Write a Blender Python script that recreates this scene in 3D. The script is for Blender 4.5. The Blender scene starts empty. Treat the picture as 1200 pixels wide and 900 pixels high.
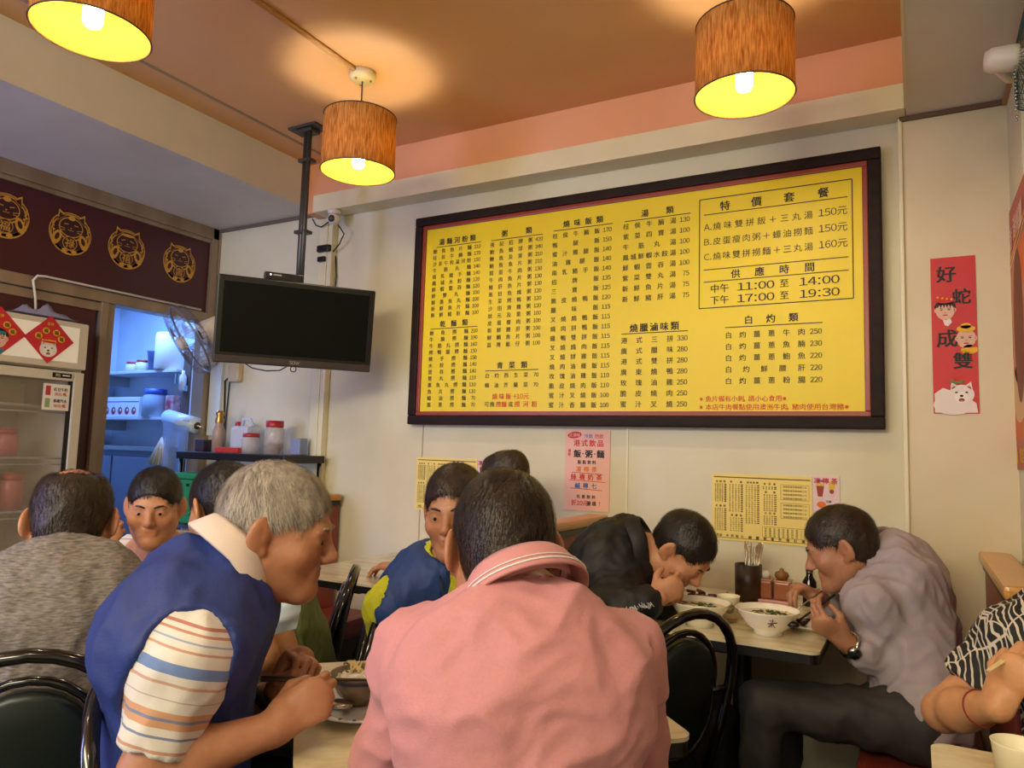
import bpy, bmesh, math, random
import numpy as np
from mathutils import Vector, Matrix
random.seed(7); np.random.seed(7)
PI = math.pi
S = bpy.context.scene
COL = S.collection
# ------------------------------------------------------------------ camera
cd = bpy.data.cameras.new('camera'); cam = bpy.data.objects.new('camera', cd); COL.objects.link(cam); S.camera = cam
cd.sensor_fit = 'HORIZONTAL'; cd.sensor_width = 36.0; cd.lens = 855.0/1200*36; cd.clip_start = 0.02
RX = Vector((0.87573057, 0.48187131, 0.02993358)); UP = Vector((0.01816081, -0.0948338, 0.99532745)); FW = Vector((-0.48245845, 0.87109506, 0.09180003))
m = Matrix.Identity(4)
for i in range(3):
    m[i][0] = RX[i]; m[i][1] = UP[i]; m[i][2] = -FW[i]
m[0][3], m[1][3], m[2][3] = 0, 0, 1.27
cam.matrix_world = m
# ------------------------------------------------------------------ world, view, lights
S.view_settings.view_transform = 'Standard'; S.view_settings.look = 'None'; S.view_settings.gamma = 1
S.view_settings.exposure = 0.45; S.view_settings.use_curve_mapping = False
w = bpy.data.worlds.new('world'); S.world = w; w.use_nodes = True
bg = w.node_tree.nodes['Background']; bg.inputs[0].default_value = (1.0, 0.90, 0.68, 1); bg.inputs[1].default_value = 0.75
LAMP_W = 1.0     # brightness factor of the pendant bulbs
def area_light(name, loc, target, sx, sy, power, col):
    l = bpy.data.lights.new(name, 'AREA'); l.shape = 'RECTANGLE'; l.size = sx; l.size_y = sy; l.energy = power; l.color = col
    o = bpy.data.objects.new(name, l); COL.objects.link(o); o.location = loc
    o.rotation_euler = (Vector(target)-Vector(loc)).to_track_quat('-Z', 'Y').to_euler(); return o
area_light('kitchen_light', (-4.45, 2.75, 2.36), (-4.4, 2.7, 0), 0.9, 0.25, 27, (0.18, 0.38, 1.0))
area_light('shopfront_daylight', (-3.55, -1.3, 1.5), (-3.3, 1.7, 2.5), 1.0, 1.8, 58, (0.45, 0.50, 1.0))
area_light('dining_light', (-1.0, -1.9, 2.6), (-1.0, 1.5, 1.0), 2.4, 0.6, 66, (1.0, 0.92, 0.68))

# ------------------------------------------------------------------ materials
def lin(c):
    if isinstance(c, str):
        c = [int(c[i:i+2], 16)/255 for i in (0, 2, 4)]
        c = [x/12.92 if x <= .04045 else ((x+.055)/1.055)**2.4 for x in c]
    return (c[0], c[1], c[2], 1)
MC = {}
def M(name, col='808080', rough=.5, metal=0., col2=None, nscale=6., nmap=(1, 1, 1), bump=0., bscale=40., bmap=(1, 1, 1), emit=0., trans=0., alpha=1., coat=0., sheen=0., sss=0., lo=.35, hi=.65, attr=None, spec=None, detail=4.):
    if name in MC: return MC[name]
    mt = bpy.data.materials.new(name); mt.use_nodes = True; nt = mt.node_tree; b = nt.nodes['Principled BSDF']
    b.inputs['Base Color'].default_value = lin(col); b.inputs['Roughness'].default_value = rough; b.inputs['Metallic'].default_value = metal
    if spec is not None: b.inputs['Specular IOR Level'].default_value = spec
    tc = nt.nodes.new('ShaderNodeTexCoord')
    base = None
    if col2 is not None:
        mp = nt.nodes.new('ShaderNodeMapping'); mp.inputs['Scale'].default_value = nmap
        nz = nt.nodes.new('ShaderNodeTexNoise'); nz.inputs['Scale'].default_value = nscale; nz.inputs['Detail'].default_value = detail
        cr = nt.nodes.new('ShaderNodeValToRGB'); cr.color_ramp.elements[0].color = lin(col); cr.color_ramp.elements[1].color = lin(col2)
        cr.color_ramp.elements[0].position = lo; cr.color_ramp.elements[1].position = hi
        nt.links.new(tc.outputs['Object'], mp.inputs[0]); nt.links.new(mp.outputs[0], nz.inputs['Vector']); nt.links.new(nz.outputs['Fac'], cr.inputs[0])
        nt.links.new(cr.outputs[0], b.inputs['Base Color']); base = cr.outputs[0]
    if attr:
        at = nt.nodes.new('ShaderNodeAttribute'); at.attribute_name = attr
        mx = nt.nodes.new('ShaderNodeMix'); mx.data_type = 'RGBA'; mx.blend_type = 'MULTIPLY'; mx.inputs[0].default_value = 1
        if base: nt.links.new(base, mx.inputs[6])
        else: mx.inputs[6].default_value = lin(col)
        nt.links.new(at.outputs['Color'], mx.inputs[7]); nt.links.new(mx.outputs[2], b.inputs['Base Color'])
    if bump:
        mp = nt.nodes.new('ShaderNodeMapping'); mp.inputs['Scale'].default_value = bmap
        nz = nt.nodes.new('ShaderNodeTexNoise'); nz.inputs['Scale'].default_value = bscale; nz.inputs['Detail'].default_value = 3
        bp = nt.nodes.new('ShaderNodeBump'); bp.inputs['Strength'].default_value = min(1, bump); bp.inputs['Distance'].default_value = .01*max(1, bump)
        nt.links.new(tc.outputs['Object'], mp.inputs[0]); nt.links.new(mp.outputs[0], nz.inputs['Vector'])
        nt.links.new(nz.outputs['Fac'], bp.inputs['Height']); nt.links.new(bp.outputs[0], b.inputs['Normal'])
    if emit: b.inputs['Emission Color'].default_value = lin(col); b.inputs['Emission Strength'].default_value = emit
    if trans: b.inputs['Transmission Weight'].default_value = trans
    if alpha < 1: b.inputs['Alpha'].default_value = alpha
    if coat: b.inputs['Coat Weight'].default_value = coat; b.inputs['Coat Roughness'].default_value = .08
    if sheen: b.inputs['Sheen Weight'].default_value = sheen
    if sss: b.inputs['Subsurface Weight'].default_value = sss; b.inputs['Subsurface Radius'].default_value = (.02, .008, .004); b.inputs['Subsurface Scale'].default_value = .4
    MC[name] = mt; return mt
def stripes(mt, attr_name, stops, period=1., axis=0, extra=None, rough=None):
    """colour bands along a float attribute or object axis"""
    nt = mt.node_tree; b = nt.nodes['Principled BSDF']
    at = nt.nodes.new('ShaderNodeAttribute'); at.attribute_name = attr_name
    ml = nt.nodes.new('ShaderNodeMath'); ml.operation = 'MULTIPLY'; ml.inputs[1].default_value = 1/period
    fr = nt.nodes.new('ShaderNodeMath'); fr.operation = 'FRACT'
    cr = nt.nodes.new('ShaderNodeValToRGB'); cr.color_ramp.interpolation = 'CONSTANT'
    el = cr.color_ramp.elements
    el[0].position = 0; el[0].color = lin(stops[0][1]); el[1].position = stops[1][0]; el[1].color = lin(stops[1][1])
    for p, c in stops[2:]:
        e = el.new(p); e.color = lin(c)
    nt.links.new(at.outputs['Fac'], ml.inputs[0]); nt.links.new(ml.outputs[0], fr.inputs[0]); nt.links.new(fr.outputs[0], cr.inputs[0])
    nt.links.new(cr.outputs[0], b.inputs['Base Color']); return mt

# ------------------------------------------------------------------ object helpers
def tag(o, label=None, cat=None, group=None, kind=None):
    if label: o['label'] = label
    if cat: o['category'] = cat
    if group: o['group'] = group
    if kind: o['kind'] = kind
    return o
def thing(name, label, cat, loc=(0, 0, 0), rz=0, group=None):
    o = bpy.data.objects.new(name, None); COL.objects.link(o); o.location = loc; o.rotation_euler = (0, 0, rz); o.empty_display_size = .05
    return tag(o, label, cat, group)
def link_mesh(name, me, parent=None, loc=None):
    o = bpy.data.objects.new(name, me); COL.objects.link(o)
    if parent is not None: o.parent = parent
    if loc is not None: o.location = loc
    return o
def copy_tree(o, parent=None):
    c = o.copy(); COL.objects.link(c)
    if parent is not None: c.parent = parent
    for ch in list(o.children): copy_tree(ch, c)
    return c
class MB:
    def __init__(s): s.v = []; s.f = []; s.m = []; s.mats = []; s.smooth = []
    def mi(s, mt):
        if mt not in s.mats: s.mats.append(mt)
        return s.mats.index(mt)
    def add(s, vs, fs, mt=None, smooth=False):
        o = len(s.v); s.v += [tuple(v) for v in vs]; k = s.mi(mt) if mt else 0
        for f in fs: s.f.append(tuple(i+o for i in f)); s.m.append(k); s.smooth.append(smooth)
        return s
    def box(s, lo, hi, mt=None, bev=0.0, T=None):
        bm = bmesh.new(); bmesh.ops.create_cube(bm, size=1)
        c = [(a+b)/2 for a, b in zip(lo, hi)]; d = [abs(b-a) for a, b in zip(lo, hi)]
        for v in bm.verts: v.co = Vector((v.co.x*d[0]+c[0], v.co.y*d[1]+c[1], v.co.z*d[2]+c[2]))
        if bev: bmesh.ops.bevel(bm, geom=bm.edges[:], offset=min(bev, min(d)*.45), segments=2, profile=.6, affect='EDGES')
        if T is not None: bmesh.ops.transform(bm, matrix=T, verts=bm.verts)
        bm.verts.index_update(); s.add([v.co[:] for v in bm.verts], [[v.index for v in f.verts] for f in bm.faces], mt); bm.free(); return s
    def tube(s, pts, r, mt=None, seg=8, caps=True, closed=False):
        pts = [Vector(p) for p in pts]; n = len(pts); rs = r if isinstance(r, (list, tuple)) else [r]*n
        t0 = (pts[1]-pts[0]).normalized(); a = Vector((0, 0, 1)) if abs(t0.z) < .9 else Vector((1, 0, 0)); u = t0.cross(a).normalized()
        vs = []; fs = []
        for i, p in enumerate(pts):
            if closed: t = (pts[(i+1) % n]-pts[i-1]).normalized()
            else: t = (pts[min(i+1, n-1)]-pts[max(i-1, 0)]).normalized()
            u = (u-t*u.dot(t)); u = u.normalized() if u.length > 1e-6 else t.orthogonal().normalized(); v = t.cross(u)
            for k in range(seg):
                an = 2*PI*k/seg; vs.append(p+(u*math.cos(an)+v*math.sin(an))*rs[i])
        for i in range(n if closed else n-1):
            j = (i+1) % n
            for k in range(seg): k2 = (k+1) % seg; fs.append((i*seg+k, i*seg+k2, j*seg+k2, j*seg+k))
        if caps and not closed: fs.append(tuple(range(seg))[::-1]); fs.append(tuple((n-1)*seg+k for k in range(seg)))
        return s.add(vs, fs, mt, True)
    def lathe(s, prof, mt=None, seg=32, c=(0, 0, 0), T=None, sy=1.0):
        vs = []; fs = []; n = len(prof)
        for k in range(seg):
            an = 2*PI*k/seg
            for r, z in prof:
                p = Vector((r*math.cos(an), r*math.sin(an)*sy, z)); vs.append((T @ p if T is not None else p)+Vector(c))
        for k in range(seg):
            k2 = (k+1) % seg
            for i in range(n-1): fs.append((k*n+i, k2*n+i, k2*n+i+1, k*n+i+1))
        if prof[0][0] > 1e-5 and False: pass
        return s.add(vs, fs, mt, True)
    def ball(s, c, r, mt=None, seg=12, T=None):
        rr = r if isinstance(r, (tuple, list)) else (r, r, r); vs = []; fs = []
        R_ = seg//2
        for i in range(R_+1):
            ph = PI*i/R_
            for k in range(seg):
                an = 2*PI*k/seg; p = Vector((rr[0]*math.sin(ph)*math.cos(an), rr[1]*math.sin(ph)*math.sin(an), rr[2]*math.cos(ph)))
                vs.append((T @ p if T is not None else p)+Vector(c))
        for i in range(R_):
            for k in range(seg): k2 = (k+1) % seg; fs.append((i*seg+k, (i+1)*seg+k, (i+1)*seg+k2, i*seg+k2))
        return s.add(vs, fs, mt, True)
    def build(s, name, mt=None, parent=None, loc=None):
        me = bpy.data.meshes.new(name); me.from_pydata(s.v, [], s.f)
        if mt is not None and not s.mats: me.materials.append(mt)
        for x in s.mats: me.materials.append(x)
        me.polygons.foreach_set('material_index', s.m); me.polygons.foreach_set('use_smooth', s.smooth); me.update()
        return link_mesh(name, me, parent, loc)
def struct(name, lo, hi, mt, bev=0):
    return tag(MB().box(lo, hi, None, bev).build(name, mt), kind='structure')
def arc(c, r, a0, a1, n, ex=Vector((1, 0, 0)), ey=Vector((0, 0, 1)), ry=None):
    c = Vector(c); ry = ry or r
    return [c+ex*(r*math.cos(a0+(a1-a0)*i/n))+ey*(ry*math.sin(a0+(a1-a0)*i/n)) for i in range(n+1)]
# ---- writing
GC = {}
def glyph(st, off=.012, res=2):
    key = (st, res)
    if key in GC: return GC[key]
    c = bpy.data.curves.new('t', 'FONT'); c.body = st; c.size = 1; c.resolution_u = res; c.fill_mode = 'BOTH' if False else c.fill_mode
    o = bpy.data.objects.new('t', c); COL.objects.link(o)
    me = bpy.data.meshes.new_from_object(o.evaluated_get(bpy.context.evaluated_depsgraph_get()))
    vs = np.array([v.co[:] for v in me.vertices]).reshape(-1, 3); fs = [tuple(p.vertices) for p in me.polygons]
    bpy.data.objects.remove(o); bpy.data.curves.remove(c); bpy.data.meshes.remove(me)
    GC[key] = (vs, fs); return GC[key]
class Art:
    """flat print: coloured shapes and writing on a plane (origin o, right ex, up ez)"""
    def __init__(s, o, ex, ez=(0, 0, 1)):
        s.o = Vector(o); s.ex = Vector(ex).normalized(); s.ez = Vector(ez).normalized(); s.n = s.ex.cross(s.ez).normalized(); s.mb = MB()   # n towards the viewer
    def P(s, x, z, l): return s.o+s.ex*x+s.ez*z+s.n*(.0005*l)
    def poly(s, pts, mt, l=1): s.mb.add([s.P(x, z, l) for x, z in pts], [tuple(range(len(pts)))], mt); return s
    def rect(s, x0, z0, x1, z1, mt, l=1): return s.poly([(x0, z0), (x1, z0), (x1, z1), (x0, z1)], mt, l)
    def ell(s, cx, cz, rx, rz, mt, l=1, rot=0, a0=0, a1=2*PI, n=24):
        p = []
        for k in range(n if a1-a0 > 6.2 else n+1):
            a = a0+(a1-a0)*k/n; x = rx*math.cos(a); z = rz*math.sin(a); p.append((cx+x*math.cos(rot)-z*math.sin(rot), cz+x*math.sin(rot)+z*math.cos(rot)))
        return s.poly(p, mt, l)
    def ring(s, cx, cz, rx, rz, w, mt, l=1, a0=0, a1=2*PI, n=24):
        for k in range(n):
            a = a0+(a1-a0)*k/n; b = a0+(a1-a0)*(k+1)/n
            s.poly([(cx+(rx-w)*math.cos(a), cz+(rz-w)*math.sin(a)), (cx+rx*math.cos(a), cz+rz*math.sin(a)), (cx+rx*math.cos(b), cz+rz*math.sin(b)), (cx+(rx-w)*math.cos(b), cz+(rz-w)*math.sin(b))], mt, l)
        return s
    def line(s, x0, z0, x1, z1, w, mt, l=1):
        d = Vector((x1-x0, z1-z0)); d.normalize(); q = Vector((-d.y, d.x))*w/2
        return s.poly([(x0-q.x, z0-q.y), (x1-q.x, z1-q.y), (x1+q.x, z1+q.y), (x0+q.x, z0+q.y)], mt, l)
    def text(s, st, cx, cz, h, mt, l=2, align='c', off=.012, res=2, sx=1., rot=0):
        st = ''.join(chr(ord(c)+0xFEE0) if '!' <= c <= '~' else c for c in st)      # full width forms come from the same face as the characters
        adv = [(.36 if c in '：．！／' else .57 if 0xFF00 < ord(c) < 0xFF5F else 1.)*h*sx for c in st]; W_ = sum(adv); x = {'c': -W_/2, 'l': 0, 'r': -W_}[align]
        q = off*h*.8; sh_ = [(0, 0)] if off < .01 else ([(-q, 0), (q, 0)] if off < .022 else [(-q, -q*.5), (q, -q*.5), (-q, q*.5), (q, q*.5)])
        for c, a_ in zip(st, adv):
            vs, fs = glyph(c, off, res); xc = x+a_/2; x += a_
            if not len(vs): continue
            X = (vs[:, 0]-((vs[:, 0].min()+vs[:, 0].max())/2 if 0xFF00 < ord(c) < 0xFF5F and c != '，' else .5))*h*sx+xc; Z = (vs[:, 1]-.38)*h
            if rot: X, Z = X*math.cos(rot)-Z*math.sin(rot), X*math.sin(rot)+Z*math.cos(rot)
            for k_, (dx, dz) in enumerate(sh_): s.mb.add([s.P(cx+a+dx, cz+b+dz, l+.12*k_) for a, b in zip(X, Z)], fs, mt)
        return s
    def spread(s, st, x0, x1, z, h, mt, l=2, off=.012, res=2):
        n = len(st)
        for i, ch in enumerate(st):
            if ch == ' ': continue
            x = (x0+h/2)+(x1-x0-h)*(i/(n-1) if n > 1 else .5)
            s.text(ch, x, z, h, mt, l, 'c', off, res)
        return s
    def build(s, name, parent=None): return s.mb.build(name, None, parent)

# common materials
wall_m = M('cream wall paint', 'DDD6B9', .55, col2='D2C9A8', nscale=2.2, bump=.05, bscale=30)
ceil_m = M('peach ceiling paint', 'E6B682', .7, col2='E0AC76', nscale=1.5, bump=.04, bscale=20)
cream_m = M('cream gloss trim', 'E6DEBB', .4, col2='DDD3AE', nscale=3)
coral_m = M('coral beam paint', 'E8A67C', .65, col2='E09C72', nscale=2)
soffit_m = M('white soffit paint', 'DCD8CE', .6, col2='D2CDC2', nscale=2.5, bump=.03, bscale=25)
black_g = M('black lacquer', '0B0B0C', .16, coat=.6)
black_p = M('black plastic', '101011', .35)
bronze = M('brushed bronze aluminium', 'A8957E', .38, .45, col2='947F69', nscale=8, nmap=(1, 1, .1))
steel = M('stainless steel', 'B9B6AE', .22, 1.)
maroon = M('maroon laminate', '4A1A1E', .35, col2='431619', nscale=3)
wood = M('varnished pine cap', 'D69A48', .3, col2='C08134', nscale=9, nmap=(1, .15, 1), coat=.3)
red_up = M('brick red vinyl', '8B3A2A', .42, col2='7E3325', nscale=5, bump=.1, bscale=60)
white_p = M('white plastic', 'E4DDD0', .4)
top_m = M('stone pattern laminate', 'E2D6B0', .25, col2='C4B084', nscale=9, nmap=(1, 2.5, 1), lo=.42, hi=.72, coat=.2, detail=8)
dark_edge = M('dark table edging', '120D0B', .4)
gold = M('gold print', 'D49A3C', .45)
ink = M('black print', '2A2208', .6); red_ink = M('red print', 'D63A14', .6); yellow_b = M('yellow board face', 'E9CC00', .45, col2='ECD106', nscale=1.2)
def flat(name, c, r=.6): return M(name, c, r)
# ------------------------------------------------------------------ the room
struct('floor', (-5.4, -3, -.05), (1.6, 3.6, 0), M('dark brown floor tile', '3A2A22', .3, col2='2E211B', nscale=4))
struct('ceiling', (-2.95, -3, 2.83), (-.008, 3.0, 2.88), ceil_m)
struct('wall_back', (-3.86, 3.0, 0), (1.3, 3.1, 2.9), wall_m)
struct('trim_1', (-2.945, 2.9, 2.55), (-.01, 3.0, 2.83), coral_m)                 # coral beam over the menu wall
struct('trim_2', (-2.885, 2.882, 2.546), (-.01, 3.0, 2.642), cream_m, .003)          # boxed cream board under it
struct('trim_3', (-3.9, -3, 2.586), (-2.945, 3.0, 2.88), soffit_m)                  # lowered ceiling on the kitchen side
struct('trim_4', (-.008, -3, 2.547), (1.6, 3.0, 2.88), soffit_m)                    # lowered ceiling on the right
struct('trim_5', (-.014, -3, 2.545), (-.006, 2.885, 2.56), cream_m)
struct('trim_6', (-2.895, 2.955, 0), (-2.80, 3.0, 2.50), cream_m, .008)             # boxed upright by the television
struct('trim_7', (-2.868, 2.948, 0), (-2.828, 2.956, 2.50), cream_m, .003)
struct('trim_8', (-.03, 2.968, 0), (.31, 3.0, 2.54), M('beige wall panel', 'D9CBA9', .5, col2='CFC09C', nscale=2.5))    # panelled column
struct('trim_9', (-.036, 2.955, 0), (-.022, 2.98, 2.54), cream_m, .003)
struct('trim_10', (-.03, 2.955, 2.53), (.30, 2.97, 2.545), M('dark brown strip', '6B4F38', .6))  # dark brown strip along the top of the column
struct('trim_11', (.288, 1.9, 2.525), (.302, 2.96, 2.547), M('wooden corner bead', 'A98256', .5))
struct('trim_12', (-2.166, 2.996, 0), (-2.160, 3.001, 1.40), M('joint strip', 'B9AA8A', .5)); struct('trim_13', (-1.088, 2.996, 0), (-1.080, 3.001, 1.40), cream_m)
struct('trim_14', (-2.775, -3, 2.824), (-2.762, 2.98, 2.831), M('ceiling joint', 'A09078', .6))
struct('trim_15', (-3.77, 2.985, 2.568), (-2.89, 3.0, 2.588), M('dark cornice line', '6F6255', .5))
struct('wall_right', (.302, 2.62, 0), (.42, 3.0, 2.56), wall_m)
struct('wall_right_outer', (1.3, -3, 0), (1.4, 3.0, 2.56), wall_m)
# kitchen behind the partition
kit_w = M('kitchen white wall', 'C9D2DC', .4, col2='B9C4D2', nscale=3)
struct('wall_kitchen_far', (-5.3, .9, 0), (-5.2, 3.5, 2.6), kit_w); struct('wall_kitchen_back', (-5.3, 3.30, 0), (-3.86, 3.40, 2.6), kit_w)
struct('wall_kitchen_near', (-5.3, .8, 0), (-3.86, .9, 2.6), kit_w); struct('ceiling_kitchen', (-5.3, .8, 2.5), (-3.86, 3.4, 2.58), kit_w)
struct('wall_kitchen_return', (-3.95, 3.0, 0), (-3.86, 3.32, 2.6), kit_w)
# partition: maroon panels in a bronze frame
pl = M('maroon partition panel', '4B1C22', .3, col2='44181D', nscale=2)
struct('wall_left', (-3.86, -3, 2.06), (-3.79, 2.985, 2.50), pl)
struct('wall_left_lower', (-3.86, -3, 1.80), (-3.79, 2.27, 1.96), pl)
struct('wall_left_near', (-3.86, -3, 0), (-3.79, 1.35, 1.80), pl)
def bar(n, lo, hi): return struct(n, lo, hi, bronze, .004)
bar('trim_16', (-3.87, -3, 2.515), (-3.765, 3.0, 2.586)); bar('trim_17', (-3.85, -3, 2.49), (-3.775, 2.97, 2.515))
bar('trim_18', (-3.87, -3, 1.995), (-3.765, 2.95, 2.055)); bar('trim_19', (-3.86, -3, 1.945), (-3.78, 2.29, 1.992))
bar('trim_20', (-3.87, 2.285, 0), (-3.765, 2.325, 1.995)); bar('trim_21', (-3.86, 2.328, 0), (-3.775, 2.365, 1.995))
struct('wall_left_fill', (-3.86, 2.17, 0), (-3.79, 2.29, 1.80), pl)
bar('trim_22', (-3.87, 2.945, 0), (-3.765, 2.99, 2.586)); bar('trim_23', (-3.80, 2.99, 0), (-3.755, 3.0, 2.586))

# gold lucky cat roundels printed on the partition
dk = M('roundel dark', '3D161B', .4)
def roundel(y, z, ch, k, label):
    a = Art((-3.7885, y, z), (0, 1, 0)); r = .108
    a.ex = Vector((0, 1, 0)); a.n = Vector((1, 0, 0))
    a.ell(0, 0, r, r*.98, gold, 1, n=40); a.ell(0, 0, r*.95, r*.93, dk, 2, n=40)
    a.ring(0, -.012, r*.92, r*.86, .016, gold, 3, PI*.93, PI*2.07); a.ring(0, -.01, r*.97, r*.95, .022, gold, 3, PI*1.1, PI*1.9); a.ring(0, 0, r*.88, r*.9, .006, gold, 3, -.4, PI+.4)
    for s_ in (-1, 1):                                        # ears, haunches, paws
        a.poly([(s_*.072, .05), (s_*.066, .112), (s_*.028, .086)][::s_], gold, 3)
        a.poly([(s_*.065, .058), (s_*.062, .098), (s_*.036, .082)][::s_], dk, 4)
        a.ell(s_*.068, -.035, .022, .04, gold, 4, rot=s_*.35); a.ell(s_*.066, -.03, .010, .02, dk, 5, rot=s_*.35)
        for q in range(3): a.line(s_*(.078+.006*q), .0+.018*q, s_*(.098-.003*q), .012+.022*q, .006, gold, 4)
        a.ell(s_*.024, -.094, .015, .011, gold, 5)
        a.line(s_*.014, .042+.003*k, s_*.036, .046-.003*k, .0045, gold, 5); a.line(s_*.030, .018, s_*.056, .024, .003, gold, 5)
        a.line(s_*.030, .010, s_*.056, .008, .003, gold, 5)
    a.ell(0, .03, .062, .052, gold, 3); a.ell(0, .03, .057, .047, dk, 4)
    a.ell(0, .078, .018, .012, gold, 5) if k != 2 else a.ell(0, .074, .04, .008, gold, 5)
    a.ell(0, .026, .004, .003, gold, 5); a.ring(-.007, .018, .008, .006, .0025, gold, 5, PI, 2*PI, 8); a.ring(.007, .018, .008, .006, .0025, gold, 5, PI, 2*PI, 8)
    a.ring(0, .022, .066, .062, .007, gold, 5, PI*1.12, PI*1.88, 12)
    a.ell(0, -.052, .038, .036, gold, 4); a.ell(0, -.052, .034, .032, dk, 5); a.text(ch, 0, -.052, .052, gold, 6, off=.02)
    t = a.build('cat_roundel'); return tag(t, label, 'decal', 'gold lucky cat roundels on the maroon partition')
roundel(1.795, 2.322, '福', 0, 'gold lucky cat roundel cut off by the left edge of the picture')
roundel(2.103, 2.318, '祿', 1, 'gold lucky cat roundel above the fridge, second from the left')
roundel(2.411, 2.317, '禧', 2, 'gold lucky cat roundel third from the left on the partition')
roundel(2.742, 2.316, '壽', 0, 'smallest looking gold lucky cat roundel nearest the television')

# ------------------------------------------------------------------ menu board
bd = thing('menu_board', 'large yellow menu board in a dark brown and red frame on the back wall', 'sign', (-1.16, 3.0, 1.39))
def L(x, y, z): return (x+1.16, y-3.0, z-1.39)
mb = MB()
fx0, fx1, fz0, fz1, fw_ = -2.226, -.093, 1.389, 2.445, .045
brown = M('dark brown frame', '291A12', .6, spec=.2, col2='1E120C', nscale=10, nmap=(1, 1, 4)); redw = M('red brown frame moulding', '8E3524', .35)
for lo, hi in (((fx0, fz0), (fx1, fz0+fw_)), ((fx0, fz1-fw_), (fx1, fz1)), ((fx0, fz0+fw_), (fx0+fw_, fz1-fw_)), ((fx1-fw_, fz0+fw_), (fx1, fz1-fw_))):
    mb.box(L(lo[0], 2.945, lo[1]), L(hi[0], 2.995, hi[1]), None, .006)
mb.build('frame', brown, bd)
mb = MB(); a0, a1, b0, b1, q = fx0+fw_, fx1-fw_, fz0+fw_, fz1-fw_, .02
for lo, hi in (((a0, b0), (a1, b0+q)), ((a0, b1-q), (a1, b1)), ((a0, b0+q), (a0+q, b1-q)), ((a1-q, b0+q), (a1, b1-q))):
    mb.box(L(lo[0], 2.952, lo[1]), L(hi[0], 2.99, hi[1]), None, .004)
mb.build('frame_moulding', redw, bd)
MB().box(L(a0+q*.5, 2.962, b0+q*.5), L(a1-q*.5, 2.975, b1-q*.5)).build('face_panel', yellow_b, bd)
A = Art((1.16, -.0385, -1.39), (1, 0, 0))
def rows(lst, x0, x1, za, zb, h=.025, pw=.041):
    n = len(lst)
    for i, (st, pr) in enumerate(lst):
        z = za+(zb-za)*i/(n-1) if n > 1 else za
        A.spread(st, x0, x1-pw-.012, z, h, ink, off=.014); A.text(pr, x1, z, h*.98, ink, align='r', off=.012, sx=.92)
def head(st, x0, x1, z, xu0, xu1, zu, h=.034):
    A.spread(st, x0, x1, z, h, ink, off=.028); A.line(xu0, zu, xu1, zu, .0035, ink)
head('湯麵河粉類', -2.084, -1.867, 2.308, -2.10, -1.836, 2.283)
rows([('鮑魚魚片麵', '210'), ('柱侯牛腩麵', '170'), ('沙茶牛肉湯河粉', '150'), ('牛筋丸麵', '140'), ('南乳豬手麵', '140'), ('鳳城水餃麵', '120'), ('鮮蝦雲吞麵', '120'), ('鮮雙丸麵', '100'), ('鮮墨魚丸麵', '100'), ('新鮮魚片麵', '100'), ('新鮮豬肝麵', '100')], -2.118, -1.836, 2.262, 1.936)
head('乾麵類', -2.06, -1.896, 1.889, -2.116, -1.84, 1.866)
rows([('鮑魚撈麵', '210'), ('牛腩撈麵', '190'), ('牛筋丸撈麵', '160'), ('烤鴨腿撈麵', '150'), ('豬手撈麵', '150'), ('水餃撈麵', '140'), ('雲吞撈麵', '140'), ('雙丸撈麵', '110'), ('墨魚丸撈麵', '110'), ('魚片撈麵', '110'), ('蠔油撈麵', '70'), ('薑蔥撈麵', '70')], -2.12, -1.838, 1.846, 1.487)
head('粥類', -1.722, -1.557, 2.308, -1.778, -1.5, 2.281)
rows([('強記招牌粥', '420'), ('鮑魚蝦球粥', '240'), ('鮑魚及第粥', '210'), ('鮑魚魚片粥', '210'), ('窩蛋牛肉粥', '130'), ('牛肉魚片粥', '130'), ('豬肝魚片粥', '130'), ('虱目魚燒粥', '120'), ('生菜烤鴨粥', '120'), ('沙田滑雞粥', '120'), ('狀元及第粥', '100'), ('皮蛋瘦肉粥', '100'), ('新鮮腰肝粥', '100'), ('鮮鯛魚片粥', '100'), ('荔灣艇仔粥', '100')], -1.784, -1.499, 2.26, 1.771)
head('青菜類', -1.725, -1.562, 1.671, -1.788, -1.504, 1.647)
rows([('白灼西生菜', '70'), ('蠔油芥蘭菜', '70')], -1.788, -1.503, 1.624, 1.578)
A.spread('燒味飯', -1.745, -1.642, 1.525, .03, red_ink, off=.02); A.text('+10元', -1.59, 1.525, .031, red_ink, off=.015)
A.spread('可換', -1.787, -1.73, 1.488, .027, ink, off=.01); A.spread('撈麵', -1.725, -1.665, 1.488, .029, red_ink, off=.02); A.text('或', -1.645, 1.488, .027, ink); A.spread('撈河粉', -1.625, -1.506, 1.488, .03, red_ink, off=.02)
head('燒味飯類', -1.397, -1.20, 2.314, -1.446, -1.155, 2.288)
rows([('柱侯牛腩飯', '170'), ('鴨腿飯', '150'), ('蜜汁雞腿飯', '140'), ('油雞腿飯', '140'), ('南乳豬手飯', '140'), ('招牌飯', '135'), ('三寶飯', '125'), ('脆皮燒鴨飯', '120'), ('臘味飯', '115'), ('叉燒燒鴨飯', '115'), ('燒肉拼鴨飯', '115'), ('雞鴨雙拼飯', '115'), ('叉燒燒肉飯', '115'), ('叉燒拼雞飯', '115'), ('燒肉油雞飯', '115'), ('玫瑰油雞飯', '110'), ('脆皮燒肉飯', '110'), ('蜜汁叉燒飯', '100'), ('蜜汁香腸飯', '100')], -1.449, -1.159, 2.263, 1.483, .027, .044)
head('湯類', -1.024, -.88, 2.314, -1.10, -.809, 2.288)
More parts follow.
